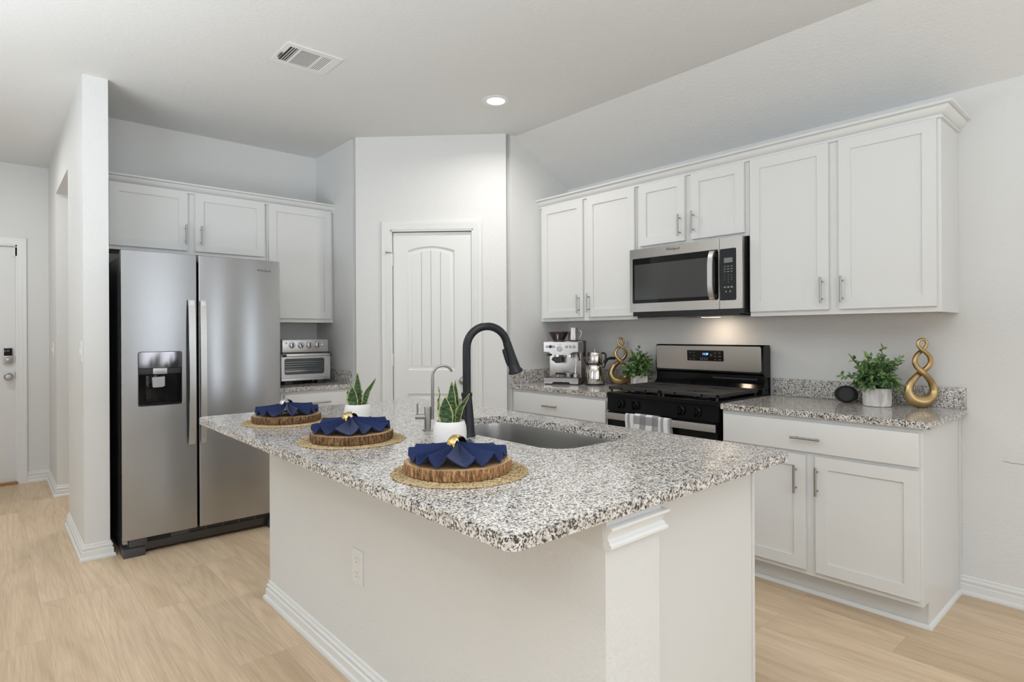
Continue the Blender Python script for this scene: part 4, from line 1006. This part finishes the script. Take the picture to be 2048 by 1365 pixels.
# ------------------------------------------------------------------ gold sculptures
GOLD = mat('brushed_gold', (.52, .37, .17), .3, metal=.9); q = N(GOLD)
no = q.n('ShaderNodeTexNoise', i_Vector=q.coords(), i_Scale=14.0, i_Detail=2.0); q.l(q.ramp(no.outputs[0], [(.35, (.40, .27, .12)), (.65, (.60, .44, .22))]), q.b.inputs['Base Color'])
def sculpture(x, y, label, mirror=1):
    k = .0003123; X0, Y0 = 1430, 1245
    P = [(1430, 1150, 98, 0), (1560, 1105, 88, 0), (1632, 980, 66, 0), (1590, 850, 54, 10), (1510, 750, 47, 30), (1425, 670, 43, 38), (1350, 585, 42, 15), (1326, 500, 40, 0), (1365, 405, 37, -15), (1440, 340, 32, -26), (1500, 280, 27, -12),
         (1520, 215, 25, 0), (1500, 165, 24, 0), (1445, 143, 24, 0), (1392, 168, 24, 0), (1376, 225, 25, 0), (1405, 285, 28, 12), (1465, 340, 32, 26), (1545, 410, 37, 15), (1580, 495, 41, 0), (1555, 580, 43, -15), (1465, 670, 46, -38), (1360, 750, 52, -30), (1265, 850, 60, -10), (1222, 975, 68, 0), (1290, 1105, 90, 0)]
    t = G(frame((x, y, ZT), VR, -VF)); n = len(P); pts, rad = [], []
    for i in range(n):
        p0, p1, p2, p3 = [P[(i + d_) % n] for d_ in (-1, 0, 1, 2)]
        for s_ in range(6):
            u_ = s_ / 6; c = [.5 * (2 * b + (c_ - a) * u_ + (2 * a - 5 * b + 4 * c_ - d_) * u_ * u_ + (3 * b - a - 3 * c_ + d_) * u_ ** 3) for a, b, c_, d_ in zip(p0, p1, p2, p3)]
            pts.append(Vector(((c[0] - X0) * k * mirror, max((Y0 - c[1]) * k, c[2] * k * .93), c[3] * k))); rad.append(c[2] * k)
    N_ = len(pts); rs = []
    for i in range(N_):
        tg = (pts[(i + 1) % N_] - pts[i - 1]).normalized(); nz = Vector((0, 0, 1)); nz = (nz - tg * nz.dot(tg)).normalized(); sd = tg.cross(nz)
        ring = []
        for j in range(18):
            a = 2 * pi * j / 18; v_ = pts[i] + sd * rad[i] * cos(a) + nz * rad[i] * .85 * sin(a); v_.y = max(v_.y, 0); ring.append(v_)
        rs.append(ring)
    rs.append(rs[0]); t.rings(rs, True, False, False)
    return tag(t.build('twisted_sculpture', GOLD), label, 'sculpture', 'twisted gold sculptures')
sculpture(3.50, .853, 'twisted gold loop sculpture at the right end of the counter')
sculpture(3.515, 2.754, 'twisted gold loop sculpture between the kettle and the small plant')

# small round black device and its cable
sp = thing('smart_speaker', 'small round black device leaning by the backsplash, left of the leafy plant', 'speaker', (3.48, 1.193, ZT))
FB = mat('black_fabric', (.012, .012, .013), .8)
SD = Vector((-3.48, -1.193, 0)).normalized(); F_ = frame((3.48, 1.193, ZT), (-SD.y, SD.x, 0), SD)
g = G(F_); n = 40; rs = []
for o_, s_ in ((-.040, .55), (-.036, .80), (-.022, .96), (0, 1), (.012, .985), (.020, .93), (.022, .90)):
    rs.append([(.0565 * s_ * cos(2 * pi * j / n), max(.046 + .0465 * s_ * sin(2 * pi * j / n), 0.001), o_) for j in range(n)])
g.rings(rs); g.build('speaker_body', FB, sp)
g = G(F_); g.lathe([(.034, .021), (.036, .0235), (.0, .0235)], (0, .048, 0), n=36, cap0=False, cap1=False); g.build('front_disc', BLKPL, sp)
g = G(F_); g.tube([(.05, .012, -.01), (.075, .005, -.02), (.10, .018, -.035), (.13, .004, -.04), (.17, .003, -.045)], .0022, n=8); g.build('power_cable', BLKPL, sp)

# ------------------------------------------------------------------ toaster oven
TY = 4.47; TF = FRIDGE_F(TY, 0, ZT); tx0, tx1 = 1.645, 2.030
to = thing('toaster_oven', 'stainless steel toaster oven with four knobs beside the refrigerator', 'toaster oven', ((tx0 + tx1) / 2, 4.62, ZT))
BST = steel('bright_stainless_steel', (.62, .62, .625), .25, streak=(2, 2, 300), amt=.02)
g = G(TF); g.box(tx0 + .012, tx1 - .012, .030, .345, -.31, -.012, .010, 3); g.build('oven_body', BST, to)
g = G(TF); g.box(tx0 + .010, tx1 - .014, .248, .343, -.014, -.002, .006); cpn = g.build('control_panel', BST, to)
for i, a in enumerate((1.728, 1.796, 1.862, 1.928)):
    M_ = TF @ Matrix.Translation((a, .302, -.002)) @ Matrix.Rotation((0, .5, 0, 0)[i], 4, 'Z')
    g = G(M_); g.lathe([(.022, 0), (.022, .003), (.0185, .004), (.0175, .016), (0, .017)], (0, 0, 0), n=28); g.mi = 1; g.lathe([(.0245, 0), (.0245, .0015), (.0222, .0015)], (0, 0, 0), n=28, cap1=False); g.box(-.0035, .0035, -.017, .017, .014, .021, .001); g.build('knob', [BST, BLKPL], cpn)
g = G(TF); g.cyl((1.972, .300, -.002), (1.972, .300, .010), .008, n=16); g.build('light_button', CHROME, cpn)
g = G(TF); g.cyl((1.684, .318, -.002), (1.684, .318, .001), .004, n=10); g.build('indicator', BLKPL, cpn)
g = G(TF); g.box(tx0 + .006, tx1 - .004, .236, .247, -.03, -.004); g.build('shadow_gap', BLKPL, to)
g = G(TF); g.holed(rr(tx0, tx1, .048, .234, .006, 3), [rr(tx0 + .024, tx1 - .048, .078, .200, .014, 5)[::-1]], -.012, .004, ease=.002); dor = g.build('door', BST, to)
g = G(TF); g.prism(rr(tx0 + .023, tx1 - .047, .077, .201, .014, 5), -.008, -.002); g.build('door_glass', mat('oven_glass', (.06, .075, .08), .08, spec=.8), dor)
g = G(TF)
for z in (.098, .118, .138, .155, .172): g.box(tx0 + .032, tx1 - .056, z, z + .0014, -.0022, -.0012)
g.box(tx0 + .03, tx1 - .07, .104, .108, -.0022, -.001); g.build('rack_wires', CHROME, dor)
g = G(TF); g.cyl((tx0 + .026, .224, .030), (tx1 - .004, .224, .030), .0065, n=14); g.mi = 1; g.box(tx0 + .008, tx0 + .028, .214, .234, .0, .038, .003); g.box(tx1 - .014, tx1 - .002, .214, .234, .0, .038, .003); g.build('handle', [BST, BLKPL], dor)
g = G(TF); g.box(tx0, tx1, .030, .047, -.02, .006, .003); g.build('base_trim', BST, to)
for a in (tx0 + .03, tx1 - .10):
    for c_ in (-.04, -.28): G(TF).box(a, a + .06, 0, .032, c_ - .03, c_ + .03, .004).build('foot', BLKPL, to)

# ------------------------------------------------------------------ espresso machine
EU = Vector((.5, -.866, 0)).normalized(); EW = Vector((-.866, -.5, 0)).normalized()
E0 = Vector((3.115, 3.155, ZT)); EF = frame(E0, EU, EW); WE, DE = .262, .27
es = thing('espresso_machine', 'stainless espresso machine with a bean hopper in the corner', 'espresso machine', tuple(E0 + EU * .13 - EW * .13))
ES = steel('espresso_steel', (.50, .47, .45), .26, streak=(3, 3, 260), amt=.03)
g = G(EF); g.prism([(0, .008), (.06, .008), (.075, .020), (.19, .020), (.205, .008), (WE, .008), (WE, .050), (0, .050)], -.13, 0, bev=.003); g.build('drip_tray', ES, es)
g = G(EF); g.box(.01, WE - .01, 0, .012, -DE, -.006); g.box(.01, WE - .01, .048, .054, -.125, -.008, .001); g.build('tray_grid', BLKPL, es)
g = G(EF); g.box(.012, WE - .004, .010, .24, -DE, -.130, .004); g.build('rear_housing', ES, es)
g = G(EF); pts = [(0, .318), (0, .246), (.040, .243), (.070, .222), (.190, .222), (.222, .243), (WE, .246), (WE, .318)]
g.prism(pts, -.14, 0, bev=.004); g.box(0, WE, .235, .322, -DE + .03, -.138, .004); hd = g.build('head', ES, es)
g = G(EF); g.box(.005, WE + .006, .20, .326, -DE - .005, -DE + .04, .006); g.build('water_tank', BLKPL, es)
for a, r_ in ((.026, .0085), (.076, .0095), (.176, .0095), (.204, .0095), (.232, .0095)):
    g = G(EF); g.lathe([(r_ + .002, 0), (r_ + .002, .001), (r_, .0015), (r_ * .8, .004), (0, .004)], (a, .284, .0), n=18); g.build('button', NICKEL, hd)
g = G(EF); g.lathe([(.013, 0), (.012, .006), (0, .012)], (.052, .284, 0), n=20); g.build('grind_dial', DGREY, hd)
g = G(EF); g.lathe([(.021, 0), (.021, .002), (.018, .003), (.018, .001), (.010, .001), (.010, .003), (0, .003)], (.123, .268, .0), n=32); g.build('pressure_gauge', NICKEL, hd)
g = G(EF)
for a in (.075, .092, .156, .172): g.box(a - .0015, a + .0015, .2565, .2595, 0, .0006)
g.text('Breville', (.123, .302, .0004), .010, .0003); g.build('logo', MARK, hd)
g = G(EF); g.cyl((.088, .224, -.06), (.088, .205, -.06), .021); g.cyl((.180, .224, -.06), (.180, .203, -.06), .028); g.build('group_head', CHROME, es)
g = G(EF); g.prism([(.052, .182), (.062, .205), (.118, .207), (.118, .160), (.084, .160), (.072, .172)], -.085, -.03, bev=.004); g.box(.022, .05, .214, .232, -.06, -.008, .004); g.build('portafilter_cradle', BLKPL, es)
g = G(EF); g.tube([(.236, .235, -.05), (.240, .215, -.04), (.240, .16, -.030), (.236, .085, -.025)], .0042, n=10); g.sphere((.240, .222, -.04), .008, n=14); g.build('steam_wand', CHROME, es)
g = G(EF); g.tube([(.252, .235, -.05), (.262, .205, -.03), (.268, .180, -.03)], .006, n=8); g.build('hot_water_spout', BLKPL, es)
po = thing('portafilter', 'portafilter with black handle lying on the espresso machine tray', 'portafilter', tuple(EF @ Vector((.17, .055, -.07))))
g = G(EF); g.lathe([(.028, 0), (.028, .018), (.030, .022), (.030, .026), (0, .026)], (.175, .056, -.068), (0, 1, 0), n=24); g.build('filter_basket', CHROME, po)
g = G(EF); g.tube([(.158, .078, -.06), (.12, .081, -.04), (.085, .080, -.025)], [.006, .008, .009], n=10); g.build('handle', BLKPL, po)
tm = G(EF); tm.lathe([(.012, 0), (.013, .010), (.008, .013), (.009, .020), (0, .024)], (.102, .0545, -.030), (0, 1, 0), n=20); tag(tm.build('coffee_tamper', CHROME), 'small round metal tamper on the left of the espresso tray', 'tamper')
cu_ = G(EF); cu_.lathe([(.011, 0), (.013, .024), (.0115, .024), (.010, .004)], (.232, .0545, -.040), (0, 1, 0), n=20, cap1=False); tag(cu_.build('espresso_cup', PLATE), 'tiny white cup on the right of the espresso tray', 'cup')
g = G(EF); HP = mat('smoked_plastic', (.045, .025, .03), .12, spec=.6)
hp = g.lathe([(.040, 0), (.042, .010), (.050, .022), (.070, .055), (.074, .060), (.0745, .072), (.070, .076), (0, .078)], (.085, .320, -.125), (0, 1, 0), n=40).build('bean_hopper', HP, es)
g = G(EF); g.lathe([(.043, 0), (.043, .012), (.040, .012)], (.085, .3205, -.125), (0, 1, 0), n=32, cap1=False); g.build('hopper_collar', DGREY, es)
mp_ = thing('milk_pitcher', 'steel milk pitcher standing on top of the espresso machine', 'pitcher', tuple(EF @ Vector((.205, .326, -.10))))
g = G(EF); g.lathe([(.030, 0), (.036, .004), (.037, .03), (.034, .07), (.035, .098), (.0335, .098), (.032, .06), (.033, .01)], (.205, .3265, -.10), (0, 1, 0), n=36, cap1=False); g.build('pitcher_body', ES, mp_)
g = G(EF); g.tube([(.238, .405, -.10), (.262, .402, -.10), (.268, .38, -.10), (.255, .35, -.10), (.240, .345, -.10)], .0028, n=8); g.build('handle', CHROME, mp_)

# ------------------------------------------------------------------ double kettle
kx, ky = 3.36, 2.865; KF = frame((kx, ky, ZT), VR, -VF)
kt = thing('tea_kettle', 'steel double tea kettle with black handles beside the espresso machine', 'kettle', (kx, ky, ZT))
KS = mat('kettle_steel', (.66, .62, .57), .14, metal=1)
g = G(); g.lathe([(.068, .010), (.070, .020), (.0695, .05), (.066, .10), (.061, .135), (.057, .148), (.055, .152)], (kx, ky, ZT), cap0=False, cap1=True); g.build('lower_kettle', KS, kt)
g = G(); g.lathe([(.069, 0), (.071, .003), (.0705, .012), (.068, .013)], (kx, ky, ZT)); g.build('black_base', BLKPL, kt)
g = G(); g.lathe([(.0575, 0), (.0575, .010), (.054, .011)], (kx, ky, ZT + .151)); g.build('black_band', BLKPL, kt)
g = G(); g.lathe([(.053, .160), (.054, .17), (.053, .235), (.051, .241), (.040, .243), (.012, .247), (0, .247)], (kx, ky, ZT), cap0=False, cap1=False); up_ = g.build('upper_teapot', KS, kt)
g = G(); g.lathe([(.004, .245), (.004, .256), (.007, .260), (.007, .266), (0, .269)], (kx, ky, ZT), n=16, cap1=False); g.build('lid_knob', CHROME, up_)
g = G(KF); g.tube([(.046, .233, 0), (.068, .237, 0), (.082, .222, 0), (.080, .19, 0), (.066, .160, 0)], .0075, n=10); g.build('loop_handle', BLKPL, up_)
g = G(KF); g.tube([(.054, .135, -.01), (.070, .125, -.01), (.085, .165, -.02), (.10, .190, -.03), (.135, .196, -.05), (.16, .192, -.06)], [.004, .005, .006, .010, .011, .009], n=10); g.build('long_handle', BLKPL, kt)
g = G(KF); g.tube([(-.045, .14, 0), (-.066, .165, 0), (-.080, .195, 0)], [.010, .008, .006], n=10); g.build('spout', BLKPL, kt)
g = G(KF); g.lathe([(.020, 0), (.020, .003), (.017, .003), (.017, .001), (.0, .001)], (-.030, .100, .053), (-.3, .12, 1), n=28); g.build('emblem', CHROME, kt)
g = G(KF @ Matrix.Translation((-.031, .1005, .0555)) @ Matrix.Rotation(-.29, 4, 'Y')); 
for k_ in range(5): a_ = 2 * pi * k_ / 5 + .3; g.tube([(0, 0, 0), (.006 * cos(a_), .006 * sin(a_), .001), (.013 * cos(a_ + .5), .013 * sin(a_ + .5), 0)], .0016, n=5)
g.build('emblem_flower', KS, kt)

# ------------------------------------------------------------------ labels for the setting
LAB = {'baseboard_column': 'white stepped baseboard around the dividing wall', 'baseboard_hall': 'white baseboard at the end of the hall', 'baseboard_right': 'white baseboard along the right wall', 'baseboard_pantry': 'white baseboard left of the pantry door', 'baseboard_pantry_right': 'white baseboard right of the pantry door', 'trim_1': 'white casing around the pantry door', 'trim_2': 'white casing around the entry door'}
for o in C.objects:
    if o.parent is None and o.get('kind') == 'structure':
        base = o.name.split('_')[0]
        if 'label' not in o: o['label'] = LAB.get(o.name, ('white framed window in the living area' if base == 'window' else 'white painted wall outside the view, ' + o.name.replace('_', ' ')))
        if 'category' not in o: o['category'] = {'trim': 'door casing'}.get(base, base)
